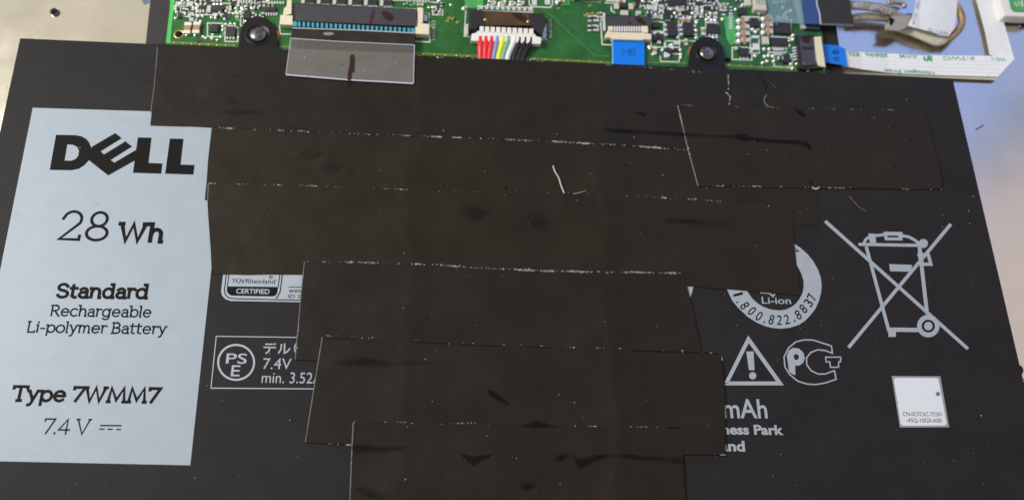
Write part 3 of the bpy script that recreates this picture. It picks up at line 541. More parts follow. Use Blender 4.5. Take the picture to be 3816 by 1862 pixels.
for b in ((500, 40, 810, 110), (570, 110, 700, 265), (815, 75, 985, 235), (985, 85, 1090, 240), (1000, 370, 1245, 585), (1280, 440, 1485, 665), (1530, 190, 1580, 415), (1730, 200, 1735, 330), (1110, 220, 1280, 260), (720, 230, 820, 330), (1210, -20, 1370, 55)): box(ya, *b)
ln(yb, 4, (1700, 10), (2270, 30)); ln(yb, 4, (2040, 180), (2205, 185), (2215, 580), (2010, 570)); ln(yb, 4, (150, 350), (165, 470), (310, 470)); ln(yb, 3.5, (2085, 40), (2085, 110)); box(yb, 2250, 130, 2385, 205)
ln(yc, 4, (500, 140), (480, 500), (560, 505)); ln(yc, 4.5, (1370, -20), (1370, 60), (1400, 95), (1660, 105), (1690, 60), (1690, -20)); box(yc, 670, 85, 1415, 150); ln(yc, 4, (1600, 340), (1605, 545), (1540, 540)); ln(yc, 5, (1955, 0), (2340, 25), (2345, -20)); box(yc, 50, 130, 180, 205)
ln(yd, 5, (380, 200), (345, 330), (370, 655), (510, 660)); ln(yd, 5, (500, 100), (505, 160), (560, 190)); box(yd, 1080, 320, 1275, 460); box(yd, 1085, 465, 1280, 690); ln(yd, 4, (1490, 300), (1500, 600), (1790, 605)); box(yd, 1885, 325, 2055, 545); ln(yd, 4.5, (1220, 820), (1225, 900), (1490, 910), (1500, 860)); box(yd, 1295, 600, 1500, 690); box(yd, 1400, 700, 1480, 790); ln(yd, 5, (410, 45), (740, 60)); box(yd, 1880, 50, 2110, 80)
box(ye, 330, 745, 635, 930, 5); box(ye, 615, 565, 750, 830, 4); box(ye, 950, 350, 1250, 585, 4.5); ln(ye, 4.5, (545, 265), (760, 270)); box(ye, 985, 850, 1270, 1045, 5); ln(ye, 4, (930, 590), (1250, 600)); ln(ye, 5, (880, 820), (1150, 825), (1180, 800)); box(ye, 545, 270, 740, 460, 3.5)
stuff(flat("silkscreen", SK, M['silk'], pcb))
def vtext(body, f, a, b, h): text(body, f(a)[0], f(b)[0], h, on(.006), M['silk'], pcb, 0, "board_lettering")
vtext("CON2001", yb, (2240, 285), (2240, 550), 13); vtext("CON4001", yc, (1628, 262), (1640, 522), 13)
# shared unit meshes for the small parts
def unit(name, boxes, mats):
    V, Fc, fm = [], [], []
    for (x0, x1, y0, y1, z0, z1, mi) in boxes:
        b = len(V); t = .06 * min(x1 - x0, y1 - y0); V += [(x0, y0, z0), (x1, y0, z0), (x1, y1, z0), (x0, y1, z0), (x0, y0, z1 - t), (x1, y0, z1 - t), (x1, y1, z1 - t), (x0, y1, z1 - t), (x0 + t, y0 + t, z1), (x1 - t, y0 + t, z1), (x1 - t, y1 - t, z1), (x0 + t, y1 - t, z1)]
        for q in ((0, 1, 5, 4), (1, 2, 6, 5), (2, 3, 7, 6), (3, 0, 4, 7), (4, 5, 9, 8), (5, 6, 10, 9), (6, 7, 11, 10), (7, 4, 8, 11), (8, 9, 10, 11)): Fc.append(tuple(b + i for i in q)); fm.append(mi)
    me = D.meshes.new(name); me.from_pydata(V, [], Fc)
    for m in mats: me.materials.append(m)
    me.polygons.foreach_set("material_index", fm); return me
def two_end(name, body, e=.24): return unit(name, [(-.5 + e * .6, .5 - e * .6, -.46, .46, 0, .94, 0), (-.5, -.5 + e, -.5, .5, 0, 1, 1), (.5 - e, .5, -.5, .5, 0, 1, 1)], [body, M['tin']])
def legged(name, n, m2=None):
    bx = [(-.5, .5, -.32, .32, .08, 1, 0)]
    for i in range(n):
        x = -.5 + (i + .5) / n; w = .26 / n
        for s in (-1, 1): a, b = sorted((s * .3, s * .52)); bx.append((x - w, x + w, a, b, 0, .30, 1))
    return unit(name, bx, [M['chip'], M['tin']])
def dome():
    V, Fc = [], []
    for r, z in ((.5, 0), (.47, .35), (.33, .75), (.12, .97)):
        for k in range(8): a = math.pi / 4 * k; V.append((r * math.cos(a), r * math.sin(a), z))
    for i in range(3):
        for k in range(8): Fc.append((i * 8 + k, i * 8 + (k + 1) % 8, i * 8 + 8 + (k + 1) % 8, i * 8 + 8 + k))
    Fc.append(tuple(range(24, 32))); me = D.meshes.new("solder_joint"); me.from_pydata(V, [], Fc); me.materials.append(M['solder']); me.polygons.foreach_set("use_smooth", [True] * len(Fc)); return me
U = dict(capacitor=two_end("capacitor", M['ceramic'], .27), resistor=two_end("resistor", M['resin'], .25), inductor=two_end("inductor", M['pale'], .22), chip=legged("chip", 4), small_chip=legged("chip_small", 3), wide_chip=legged("chip_wide", 6), solder_joint=dome(),
 flat_chip=unit("flat_chip", [(-.5, .5, -.5, .5, 0, 1, 0), (-.42, -.34, .3, .38, .99, 1.01, 1)], [M['chip'], M['silk']]), pad=unit("solder_pad", [(-.5, .5, -.5, .5, 0, 1, 0)], [M['tin']]), pale=unit("pale_block", [(-.5, .5, -.5, .5, 0, 1, 0)], [M['pale']]))
NAME = dict(small_chip='chip', wide_chip='chip', flat_chip='chip', pad='solder_pad', pale='pale_block')
def part(kind, x, y, w, h, z=.04, rot=0, parent=None):
    """small part centred on picture point x, y; w and h in picture points along and across its own length"""
    o = D.objects.new(NAME.get(kind, kind), U[kind]); COL.objects.link(o); o.parent = parent or pcb
    sc = (W(x + 50, y, ZB) - W(x - 50, y, ZB)).length / 100
    o.location = W(x, y + z * 30, on(.002)) - ORG[pcb.name]; o.scale = (w * sc, h * sc, z); o.rotation_euler = (0, 0, math.radians(rot)); return o
def pz(kind, f, s, x, y, w, h, z=.04, rot=0): px = f((x, y))[0]; return part(kind, px[0], px[1], w / s, h / s, z, rot)
s1, s3, s4, s5 = 4.293, 3.68, 3.928, 4.19
TAKEN = []
def keep(f, x0, y0, x1, y1): a, b = f((x0, y0), (x1, y1)); TAKEN.append((a[0], a[1], b[0], b[1]))
# left corner
hc = W(*ya((545, 550))[0], on(.004)); lathe("plated_hole", hc, [(.098, 0), (.094, .006), (.075, .006), (.068, -.002)], M['gold'], pcb, 24); lathe("hole_bore", hc, [(.070, .0005), (.0005, .0005)], M['dark'], pcb, 20)
pz('capacitor', ya, s1, 695, 470, 215, 112, .07, 90); pz('capacitor', ya, s1, 838, 465, 215, 112, .07, 90)
pz('flat_chip', ya, s1, 1115, 460, 135, 150, .05); pz('small_chip', ya, s1, 1382, 515, 150, 260, .05); pz('flat_chip', ya, s1, 1180, 150, 160, 120, .05); pz('flat_chip', ya, s1, 1640, 252, 115, 130, .05); pz('flat_chip', ya, s1, 2020, 160, 165, 85, .05)
pz('pale', ya, s1, 1035, 160, 60, 130, .05); pz('resistor', ya, s1, 900, 115, 110, 50, .04); pz('resistor', ya, s1, 900, 190, 110, 45, .04); pz('resistor', ya, s1, 640, 75, 170, 45, .04); pz('resistor', ya, s1, 635, 185, 95, 60, .04, 90); pz('inductor', ya, s1, 1195, 245, 140, 30, .03); pz('resistor', ya, s1, 770, 285, 90, 45, .04, 90)
for x, y in ((540, 75), (672, 85), (492, 295), (895, 345), (1065, 282), (1130, 292), (1280, 305), (1098, 70), (1165, 72), (1300, 390), (670, 565), (802, 570), (1090, 560), (1160, 645), (1218, 592), (600, 225), (648, 225), (935, 590), (1500, 600), (1370, 385), (1440, 385), (1570, 160), (1610, 110), (1350, 200), (1415, 220), (1300, 180), (1620, 345), (975, 610), (1075, 620), (1250, 480), (1250, 420), (780, 130), (740, 90), (1020, 30), (905, 20), (700, 15), (600, 20)): pz('solder_joint', ya, s1, x, y, 50, 62, .035)
for i in range(6): pz('pad', ya, s1, 1905 + i * 40, 232, 20, 60, .02); 
for x in range(1540, 2250, 45): pz('pad', ya, s1, x, 30 + .03 * x - 40, 26, 50, .03)
for x in range(1560, 2100, 70): pz('resistor', ya, s1, x, 95, 60, 34, .03, 90)
pz('pad', ya, s1, 865, 665, 55, 60, .006).data = U['pad']
flat("marker_spot", [(circ(*ya((865, 665))[0], 8, 9, 12), [], on(.0095))], mat("dark_red_ink", (.06, .01, .016), .5), pcb)
keep(ya, 0, 330, 2300, 800)
# top strip over the wide connector
for i in range(6):
    x = 545 + i * 215; y = 10 + i * 7; pz('pale', yb, s3, x - 65, y + 5, 45, 100, .03); pz('wide_chip', yb, s3, x + 25, y, 130, 130, .03)
for i in range(44): pz('solder_joint', yb, s3, 480 + i * 36, 55 + i * 1.75, 19, 26, .015)
keep(yb, 380, -10, 1700, 150)
for x, y, w, h, r in ((2290, 75, 90, 45, 90), (2330, 140, 70, 40, 0), (2270, 140, 70, 40, 90), (2345, 190, 40, 40, 0)): pz('resistor', yb, s3, x, y, w, h, .03, r)
for x, y in ((2200, 105), (2250, 100), (2340, 200), (2345, 165), (2500, 70), (2330, 20), (2310, 45), (2260, 155)): pz('solder_joint', yb, s3, x, y, 42, 44, .03)
for i in range(12): pz('pad', yb, s3, 1740 + i * 42, 5, 22, 36, .02)
for x, y in ((1860, 60), (1960, 70), (1900, 45), (2000, 55)): pz('solder_joint', yb, s3, x, y, 24, 24, .012).data = U['solder_joint']
# between connectors
for i, x in enumerate((820, 900, 965, 1040, 1115, 1170, 1230, 1290)):
    pz('solder_joint', yc, s3, x, 20 + (i % 3) * 12, 48, 50, .035); pz('solder_joint', yc, s3, x - 10, 72 - (i % 2) * 14, 46, 46, .035)
    if i % 2: pz('capacitor', yc, s3, x - 40, 55, 70, 42, .04, 90)
for i in range(10): pz('pad', yc, s3, 712 + i * 74.5, 108 + i * 3, 46, 52, .02).data = U['pad']
pz('pad', yc, s3, 1440, 40, 66, 100, .03); pz('pad', yc, s3, 1620, 35, 70, 90, .03); pz('solder_joint', yc, s3, 1750, 25, 60, 110, .05); pz('capacitor', yc, s3, 1810, 15, 90, 60, .05)
pz('solder_joint', yc, s3, 470, 120, 62, 70, .04); pz('capacitor', yc, s3, 495, 112, 44, 40, .04); pz('flat_chip', yc, s3, 2150, -12, 350, 60, .05)
for x, y in ((270, 250), (318, 258), (250, 290), (388, 308), (2208, 75), (1770, 118), (2175, 190), (2235, 180), (2145, 210), (2215, 215), (2310, 185)):
    c = W(*yc((x, y))[0], on(.004)); lathe("via", c, [(.030, 0), (.028, .005), (.016, .005), (.012, .001)], M['gold'], pcb, 12)
VX = [(1040 + i * 41.4, 200.5 + i * 41.4 * .0335 - 21) for i in range(31)]
for i, (x, y) in enumerate(VX): c = W(x, BT(x) - 5, on(.008)); lathe("via", c, [(.020, 0), (.018, .003), (.0005, .003)], M['gold'], pcb, 10)
for x in list(range(650, 880, 32)) + list(range(2720, 3060, 40)): c = W(x, BT(x) - 6.5 - (8 if x > 2600 else 0), on(.008)); lathe("via", c, [(.018, 0), (.016, .003), (.0005, .003)], M['gold'], pcb, 10)
# middle right
pz('flat_chip', yd, s4, 680, 95, 140, 75, .05); pz('pale', yd, s4, 575, 105, 70, 100, .05); pz('pale', yd, s4, 785, 110, 70, 100, .05); pz('pale', yd, s4, 500, 20, 150, 50, .04); pz('capacitor', yd, s4, 640, 20, 130, 60, .04); pz('pale', yd, s4, 690, 205, 110, 80, .05)
for y in (285, 425): pz('resistor', yd, s4, 180, y, 100, 50, .04, 90); pz('resistor', yd, s4, 260, y - 5, 100, 60, .04, 90); pz('capacitor', yd, s4, 300, y, 90, 40, .04, 90)
pz('resistor', yd, s4, 345, 230, 90, 40, .04, 90); pz('inductor', yd, s4, 1090, 125, 150, 80, .05); pz('capacitor', yd, s4, 1228, 140, 120, 60, .05, 90); pz('wide_chip', yd, s4, 1420, 50, 210, 190, .06); pz('resistor', yd, s4, 1325, 45, 130, 70, .04, 90)
pz('flat_chip', yd, s4, 1150, 375, 110, 90, .05); pz('flat_chip', yd, s4, 1190, 560, 150, 110, .05); pz('small_chip', yd, s4, 1390, 440, 240, 230, .06, 90); pz('small_chip', yd, s4, 1620, 440, 220, 240, .06, 90); pz('small_chip', yd, s4, 1980, 430, 150, 250, .05); pz('capacitor', yd, s4, 1840, 470, 130, 55, .05, 90); pz('capacitor', yd, s4, 1550, 320, 110, 60, .05, 90); pz('capacitor', yd, s4, 1625, 320, 110, 60, .05, 90)
pz('resistor', yd, s4, 1335, 760, 200, 90, .06, 62); pz('capacitor', yd, s4, 1135, 750, 130, 60, .05, 80); pz('solder_joint', yd, s4, 1115, 800, 70, 55, .05); pz('capacitor', yd, s4, 1195, 610, 90, 50, .05, 90); pz('flat_chip', yd, s4, 1440, 745, 90, 70, .03); pz('capacitor', yd, s4, 1590, 630, 100, 45, .05, 90); pz('inductor', yd, s4, 1460, 645, 90, 50, .04)
for x, y in ((1130, 490), (1240, 490)): pz('pad', yd, s4, x, y, 50, 40, .03)
for x, y in ((1050, 690), (1060, 710), (1250, 735), (1385, 660), (1510, 735), (1515, 800), (1515, 845), (1745, 555), (1800, 590), (1740, 450), (1460, 400), (1475, 545), (1990, 560), (2040, 610), (1745, 335), (1830, 170), (1150, 215), (925, 95), (960, 15), (1190, 10), (1300, 830), (1890, 290), (1970, 300), (2020, 300), (2125, 285), (1110, 55), (1140, 20)): pz('solder_joint', yd, s4, x, y, 58, 62, .05, 0)
for i in range(6): pz('pad', yd, s4, 1738 + (i % 2) * 6, 95 + i * 42, 60, 24, .02)
for i in range(7): pz('pad', yd, s4, 2250, 205 + i * 36, 50, 22, .02)
keep(yd, 130, 160, 500, 600); keep(yd, 560, 60, 830, 230); keep(yd, 1080, 320, 2120, 900)
# right block
for x0, x1, y0, n in ((425, 545, 300, 4), (805, 905, 270, 3)):
    for i in range(n):
        y = y0 + i * 106; pz('pale', ye, s5, x0 + 78, y + 10, 60, 92, .055).data = U['capacitor'] if False else U['pale']
        pz('solder_joint', ye, s5, x0, y + 30, 92, 108, .075, 0); pz('inductor', ye, s5, x1 + 10, y + 20, 60, 80, .05, 90)
for pp in [(ye((470, 270), (520, 270), (548, 690), (500, 690)), [], on(.058)), (ye((860, 225), (900, 225), (915, 560), (870, 560)), [], on(.058))]: flat("tan_bar", [pp], M['ceramic'], pcb)
pz('flat_chip', ye, s5, 655, 370, 150, 140, .06); pz('flat_chip', ye, s5, 1105, 455, 245, 190, .06); pz('wide_chip', ye, s5, 1055, 670, 250, 220, .06); pz('pale', ye, s5, 840, 645, 100, 130, .05); pz('flat_chip', ye, s5, 470, 190, 110, 130, .06); pz('pad', ye, s5, 695, 745, 100, 110, .05); pz('pad', ye, s5, 685, 590, 100, 45, .04); pz('flat_chip', ye, s5, 1165, 930, 110, 150, .06); pz('resistor', ye, s5, 1075, 920, 90, 60, .05)
pz('small_chip', ye, s5, 500, 830, 150, 220, .06); pz('resistor', ye, s5, 430, 770, 120, 50, .05); pz('pad', ye, s5, 590, 825, 40, 46, .03); pz('pale', ye, s5, 730, 120, 190, 200, .14); pz('pale', ye, s5, 560, 60, 90, 130, .08)
text("AJ10", ye((700, 30))[0], ye((840, 34))[0], 8, on(.143), M['chip'], pcb, 0, "board_lettering"); text("11N", ye((705, 70))[0], ye((830, 74))[0], 7, on(.143), M['chip'], pcb, 0, "board_lettering")
for x, y in ((680, 875), (830, 885), (890, 870), (955, 880), (800, 985), (870, 960), (970, 960), (1230, 890), (1235, 1000), (820, 770), (900, 770), (1275, 555), (1275, 620), (1330, 1000), (690, 500), (640, 460), (1215, 640), (1215, 720), (1265, 1075), (1500, 1100), (740, 210), (1120, 120), (1180, 190), (1240, 170), (1140, 240), (1250, 325), (950, 310)): pz('solder_joint', ye, s5, x, y, 62, 66, .05)
for i in range(4): pz('pad', ye, s5, 985 + i * 40, 782, 24, 40, .02)
pz('inductor', ye, s5, 1100, 305, 170, 80, .06); pz('inductor', ye, s5, 1000, 50, 80, 40, .04); pz('inductor', ye, s5, 1110, 40, 80, 40, .04)
keep(ye, 330, 230, 1300, 1100)
# fill the crowded areas with more small parts
r4 = random.Random(12)
def fill(x0, y0, x1, y1, px, py, prob):
    y = y0
    while y < y1:
        x = x0 + r4.uniform(0, px * .4)
        while x < x1:
            if r4.random() < prob and not any(a - 8 < x < c + 8 and b - 8 < y < d + 8 for a, b, c, d in TAKEN):
                k = r4.choice(('solder_joint', 'solder_joint', 'resistor', 'capacitor', 'resistor', 'inductor', 'small_chip')); rt = r4.choice((0, 90))
                if k == 'solder_joint': part(k, x, y, 14, 15, .04)
                elif k == 'small_chip': part(k, x, y, 20, 26, .045, rt)
                else: part(k, x, y, r4.uniform(17, 24), r4.uniform(9, 13), .04, rt)
            x += px * r4.uniform(.8, 1.25)
        y += py
fill(655, 4, 1000, 78, 20, 14, .6); fill(900, 60, 1020, 100, 18, 14, .5); fill(2370, 2, 2700, 95, 22, 16, .85); fill(2610, 60, 2710, 130, 22, 18, .6); fill(2700, 2, 2770, 60, 20, 17, .6); fill(2870, 5, 2950, 80, 24, 22, .5); fill(1560, 2, 1660, 30, 24, 18, .4); fill(2080, 30, 2200, 50, 26, 20, .3)
for x, y, r in ((2712, 224, 12),): lathe("drilled_hole", W(x, y, on(.004)), [(r / 192., 0), (.0005, .0005)], M['dark'], pcb, 16)
flat("copper_ring", strip(circ(962, 130, 74, 74, 8, -12, 28), 8, on(.009)), M['copper'], pcb); flat("copper_ring", strip(circ(2634, 200, 67, 67, 8, 165, 205), 6, on(.009)), M['copper'], pcb)
# wide ribbon connector
con = D.objects.new("wide_connector", None); COL.objects.link(con); con.parent = pcb; con.location = W(1320, 80, ZB) - ORG[pcb.name]
def sub(o): o.location = o.location - con.location; return o
def cpart(name, pts, zt, zb, m, bev=.006, root=None):
    o = prism(name, pts, zt, zb, m, pcb, bevel=bev); r = root or con; o.parent = r; o.location = -r.location; return o
zt = ZB + .13
cpart("housing", yb((330, 40), (2040, 130), (2040, 330), (1990, 420), (360, 330), (330, 200)), zt - .03, ZB, M['blackp'])
cpart("latch_bar", yb((370, 58), (2030, 140), (2035, 360), (372, 285)), zt + .02, zt - .035, M['latch'], .008)
for sx, p in ((0, ((165, 205), (335, 215), (330, 345), (150, 335))), (1, ((2020, 315), (2205, 330), (2205, 475), (2010, 465)))): cpart("end_block", yb(*p), zt, ZB, M['cream'], .012)
for p in (((255, 0), (320, 0), (318, 190), (235, 210), (200, 215), (215, 110), (250, 90)), ((2045, 105), (2125, 110), (2120, 300), (2100, 330), (2030, 330), (2040, 250))): cpart("end_post", yb(*p), zt - .01, ZB, M['pale'] if False else M['cream'], .008)
cpart("hinge_foot", yb((2130, 200), (2180, 205), (2180, 290), (2130, 285)), ZB + .07, ZB, M['bluesol'], .005)
for i in range(27):
    x = 360 + i * 62.6; y = 302 + i * 3.55; w = 30 if i in (0, 26) else 17
    cpart("contact", yb((x - w, y - 6), (x + w, y - 5), (x + w, y + 62), (x - w, y + 60)), zt + .002, zt - .04, M['teal'], 0)
flat("marker_stroke", strip(yb((1448, 140), (1428, 230), (1398, 325)), 11, zt + .0225), M['plum'], pcb).parent = con
D.objects["marker_stroke"].location = -con.location
o = flat("marker_spot", [(yb((1550, 175), (1585, 150), (1640, 160), (1700, 205), (1728, 250), (1690, 290), (1640, 290), (1580, 235)), [], zt + .0225)], M['brink'], pcb); o.parent = con; o.location = -con.location
# ten wire socket
soc = D.objects.new("wire_socket", None); COL.objects.link(soc); soc.parent = pcb; soc.location = W(1900, 80, ZB) - ORG[pcb.name]; con_ = con
zs_ = ZB + .15
cpart("housing", yc((535, 125), (740, 145), (1360, 175), (1585, 185), (1588, 330), (1550, 480), (1430, 390), (1400, 350), (680, 345), (640, 400), (560, 395), (548, 250)), zs_, ZB, M['blackp'], .01, soc)
o = flat("amber_tape", [(yc((760, 150), (1365, 178), (1372, 350), (770, 350)), [], zs_ + .002)], M['brown'], pcb); o.parent = soc; o.location = -soc.location
o = flat("marker_stroke", [(yc((1110, 168), (1250, 172), (1340, 260), (1380, 300), (1310, 315), (1180, 250)), [], zs_ + .004)], M['brink'], pcb); o.parent = soc; o.location = -soc.location
for x, y in ((768, 272), (1355, 298)): o = lathe("brass_pin", W(*yc((x, y))[0], zs_ + .003), [(.035, 0), (.032, .012), (.0005, .014)], M['gold'], pcb, 14); o.parent = soc; o.location = -soc.location
cpart("solder_tab", yc((500, 330), (535, 330), (530, 480), (495, 480)), ZB + .06, ZB, M['tin'], .006, soc); cpart("solder_tab", yc((1555, 370), (1595, 370), (1590, 530), (1550, 520)), ZB + .06, ZB, M['bluesol'], .006, soc)
# small ribbon connector
rc = D.objects.new("small_connector", None); COL.objects.link(rc); rc.parent = pcb; rc.location = W(2335, 100, ZB) - ORG[pcb.name]; zr = ZB + .11
cpart("housing", yd((420, 215), (500, 210), (1080, 250), (1085, 460), (440, 440)), zr - .02, ZB, M['blackp'], .006, rc); cpart("latch_bar", yd((440, 230), (1075, 255), (1075, 385), (445, 385)), zr, zr - .03, M['latch'], .008, rc)
cpart("slider", yd((450, 450), (500, 470), (980, 480), (1090, 500), (1090, 580), (980, 575), (960, 590), (520, 575), (490, 550), (410, 555), (415, 505)), zr, ZB, M['cream'], .01, rc)
for x in range(470, 960, 36): cpart("contact", yd((x, 380), (x + 22, 380), (x + 22, 462), (x, 462)), zr - .006, ZB + .02, M['whitep'], 0, rc)
cpart("end_block", yd((950, 380), (1040, 385), (1045, 480), (955, 475)), zr - .002, ZB, M['cream'], .008, rc); cpart("end_block", yd((455, 385), (520, 390), (522, 450), (458, 450)), zr - .002, ZB, M['cream'], .008, rc); cpart("solder_tab", yd((380, 190), (412, 190), (425, 450), (385, 440)), ZB + .05, ZB, M['tin'], .006, rc)
o = flat("marker_spot", [(circ(*yd((775, 338))[0], 8, 8, 14), [], zr + .002)], M['plum'], pcb); o.parent = rc; o.location = -rc.location
o = flat("marker_stroke", [(yd((845, 270), (880, 250), (950, 265), (1030, 360), (960, 370), (890, 330)), [], zr + .002)], M['brink'], pcb); o.parent = rc; o.location = -rc.location
# upright connector at the right corner
ec = D.objects.new("corner_connector", None); COL.objects.link(ec); ec.parent = pcb; ec.location = W(3010, 190, ZB) - ORG[pcb.name]; ze = ZB + .13
cpart("housing", ye((1335, 545), (1640, 545), (1730, 560), (1790, 1060), (1700, 1065), (1430, 1080), (1370, 1060)), ze - .03, ZB, M['blackp'], .008, ec); cpart("latch_bar", ye((1375, 555), (1600, 560), (1640, 1015), (1430, 1030)), ze, ze - .035, M['latch'], .008, ec); cpart("slider", ye((1610, 575), (1720, 570), (1790, 1050), (1700, 1030), (1665, 1000)), ze, ZB, M['cream'], .01, ec)
for i in range(8): cpart("contact", ye((1530 + i * 7, 590 + i * 48), (1610 + i * 7, 592 + i * 48), (1612 + i * 7, 622 + i * 48), (1532 + i * 7, 620 + i * 48)), ze - .002, ze - .05, M['pale'], 0, ec)
for i in range(5): cpart("lead", ye((1270 + i * 6, 740 + i * 45), (1390 + i * 6, 715 + i * 45), (1392 + i * 6, 738 + i * 45), (1272 + i * 6, 765 + i * 45)), ZB + .05, ZB + .02, M['tin'], 0, ec)
for pp in ((1385, 580), (1480, 555), (1640, 550), (1560, 600), (1520, 680), (1440, 660)), ((1410, 735), (1600, 740), (1600, 775), (1430, 775)): o = flat("marker_stroke", [(ye(*pp), [], ze + .002)], M['brink'], pcb); o.parent = ec; o.location = -ec.location
# display connector comb
for i in range(17): y = -8 + i * 27; x = 1290 + i * 7.5; o = cpart("contact", ye((x, y), (x + 105, y + 6), (x + 108, y + 20), (x + 3, y + 18)), ZB + .06, ZB, M['tin'], 0, ec)
# ------------------------------------------------------------------ clear pull tab on the wide connector
tabf = thing("pull_tab", "clear plastic flap with a brown marker stroke hanging from the wide connector", "film", W(1310, 230, .02), None)
prism("folded_band", yb((332, 395), (2005, 460), (2005, 608), (320, 525)), .045, .041, mat("smoky_film", (.028, .0215, .016), .35, 0, .3, .3, 3), tabf)
prism("film", yb((322, 535), (2005, 612), (1990, 1140), (240, 1020)), .044, .040, M['film'], tabf); flat("double_band", [(yb((322, 545), (2004, 620), (2003, 735), (305, 665)), [], .0465)], M['film2'], tabf)
flat("lit_cut_edge", strip(yb((310, 520), (240, 1022)), 2.4, .0480) + strip(yb((240, 1025), (1100, 1095), (1985, 1145)), 5.2, .0485) + strip(yb((1990, 1145), (2003, 620)), 2.8, .0490) + strip(yb((330, 385), (1200, 415), (2005, 455)), 3.2, .0480) + strip(yb((320, 528), (1000, 572), (2005, 618)), 2.6, .0495), M['rimfilm'], tabf)  # bright strips paint the light that the film carries to its edges
flat("marker_stroke", [(yb((1120, 770), (1140, 745), (1170, 750), (1185, 800), (1185, 900), (1175, 960), (1195, 992), (1165, 985), (1145, 1010), (1135, 1105), (1085, 1100), (1090, 1000), (1112, 900)), [], .0500)], M['brink'], tabf)
flat("glare_spot", [(circ(*yb((825, 465))[0], 21, 6, 16), [], .0465)], mat("milky_glare", (.24, .20, .19), .5), tabf)  # milky ellipse paints a spot of glare on the folded band
flecks(tabf, yb((420, 850), (1900, 900)), .0478, 12, 7, 42, M['fleck'], "dust", 31)
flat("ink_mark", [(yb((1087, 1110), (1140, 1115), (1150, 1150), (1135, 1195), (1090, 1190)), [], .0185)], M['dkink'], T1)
# ------------------------------------------------------------------ battery lead: plug and ten wires
lead = thing("battery_cable", "white ten way plug with red, blue, yellow, green, white and black wires", "cable", W(1890, 150, ZB))
pl = prism("plug", yc((655, 425), (690, 425), (1445, 460), (1470, 500), (1540, 515), (1530, 605), (1400, 600), (1000, 575), (568, 560), (580, 465), (640, 450)), ZB + .12, ZB + .01, M['whitep'], lead, bevel=.015)
for i in range(10): x = 690 + i * 75.5; y = 362 + i * 3.5; prism("tooth", yc((x, y), (x + 58, y + 2), (x + 58, y + 82), (x, y + 78)), ZB + .13, ZB + .05, M['whitep'], pl, bevel=.006)
WC = [((.75, .035, .05), "red wire"), ((.75, .035, .05), "red wire"), ((.75, .035, .05), "red wire"), ((.22, .30, .58), "lavender blue wire"), ((.78, .80, .03), "yellow wire"), ((.20, .42, .30), "grey green wire"), ((.80, .80, .80), "white wire"), ((.012, .012, .013), "black wire"), ((.012, .012, .013), "black wire"), ((.012, .012, .013), "black wire")]
wm = {}
for i, (c, lb) in enumerate(WC):
    m_ = wm.setdefault(c, mat(lb.replace(' ', '_'), c, .32, 0, .5)); x0 = 700 + i * 77; x1 = 702 + i * 61; 
    if i >= 7: x1 += 28
    P = smoothpath([W(*yc((x0, 520))[0], ZB + .07), W(*yc((x0 - 2, 560 + i * 3))[0], ZB + .075), W(*yc((x0 * .68 + x1 * .32, 640))[0], ZB + .085), W(*yc((x0 * .2 + x1 * .8, 740))[0], ZB + .06), W(*yc((x1 - 2, 830))[0], ZB + .04), W(*yc((x1 - 4, 900))[0], ZB + .03)], 5)
    tube("wire", P, .060 if i < 7 else .052, m_, lead, 10)['label'] = lb
# ------------------------------------------------------------------ blue ribbon end and white ribbon cable
br = prism("ribbon_cable", yd((512, 565), (985, 580), (990, 1000), (520, 985)), ZB + .075, ZB + .068, M['blue'], None); tag(br, "bright blue ribbon end lettered MB in the small centre connector", "ribbon cable")
flat("crease", strip(yd((540, 605), (960, 620)), 3, ZB + .0765), M['bluetxt'], br); flat("side_edge", strip(yd((516, 570), (526, 985)), 4, ZB + .077), mat("pale_blue_edge", (.25, .5, .85), .4), br)
for w_, p in ((9, ((672, 812), (672, 722), (715, 775), (762, 722), (762, 815))), (9, ((785, 812), (785, 722), (842, 728), (846, 758), (830, 768), (785, 766))), (9, ((830, 768), (855, 790), (848, 815), (785, 812)))): flat("lettering", strip(yd(*p), w_ / s4 * 1.1, ZB + .0765), M['bluetxt'], br)
wr = thing("ribbon_cable", "white ribbon cable folded at a corner, green print, blue end lettered MB", "ribbon cable", W(3400, 230, -.2)); zw = -.30
yg = zoom(3100, 0, 3.591)
def ply(name, top, bot, zs_, m, par, th=.008):
    T, B = yg(*top), yg(*bot); V = []
    for (a, b, z) in zip(T, B, zs_): V += [W(*a, z), W(*b, z), W(*b, z) - Vector((0, 0, th)), W(*a, z) - Vector((0, 0, th))]
    Fc = [(0, 1, 2, 3), tuple(len(V) - 4 + k for k in (3, 2, 1, 0))] + [(i * 4 + k, i * 4 + (k + 1) % 4, i * 4 + 4 + (k + 1) % 4, i * 4 + 4 + k) for i in range(len(T) - 1) for k in range(4)]
    return obj(name, V, Fc, m, par)
ply("flat_run", ((150, 684), (400, 699), (700, 715), (1190, 742), (2100, 748), (2290, 768), (2440, 790)), ((160, 886), (400, 928), (800, 980), (1500, 1010), (2120, 1027), (2220, 1030), (2436, 796)), (-.12, -.22, zw, zw, zw, zw, zw), M['ribbon'], wr)
prism("lower_ply", yg((150, 960), (205, 905), (800, 990), (1500, 1018), (2225, 1036), (2260, 1010), (2215, 1058), (2180, 1072), (1500, 1045), (800, 1010), (150, 985)), zw - .03, zw - .036, M['ribbon2'], wr)
prism("upright_run", yg((1920, -60), (2205, -60), (2300, 300), (2440, 790), (2330, 800), (2115, 735), (2050, 420)), zw - .02, zw - .028, M['ribbon'], wr)
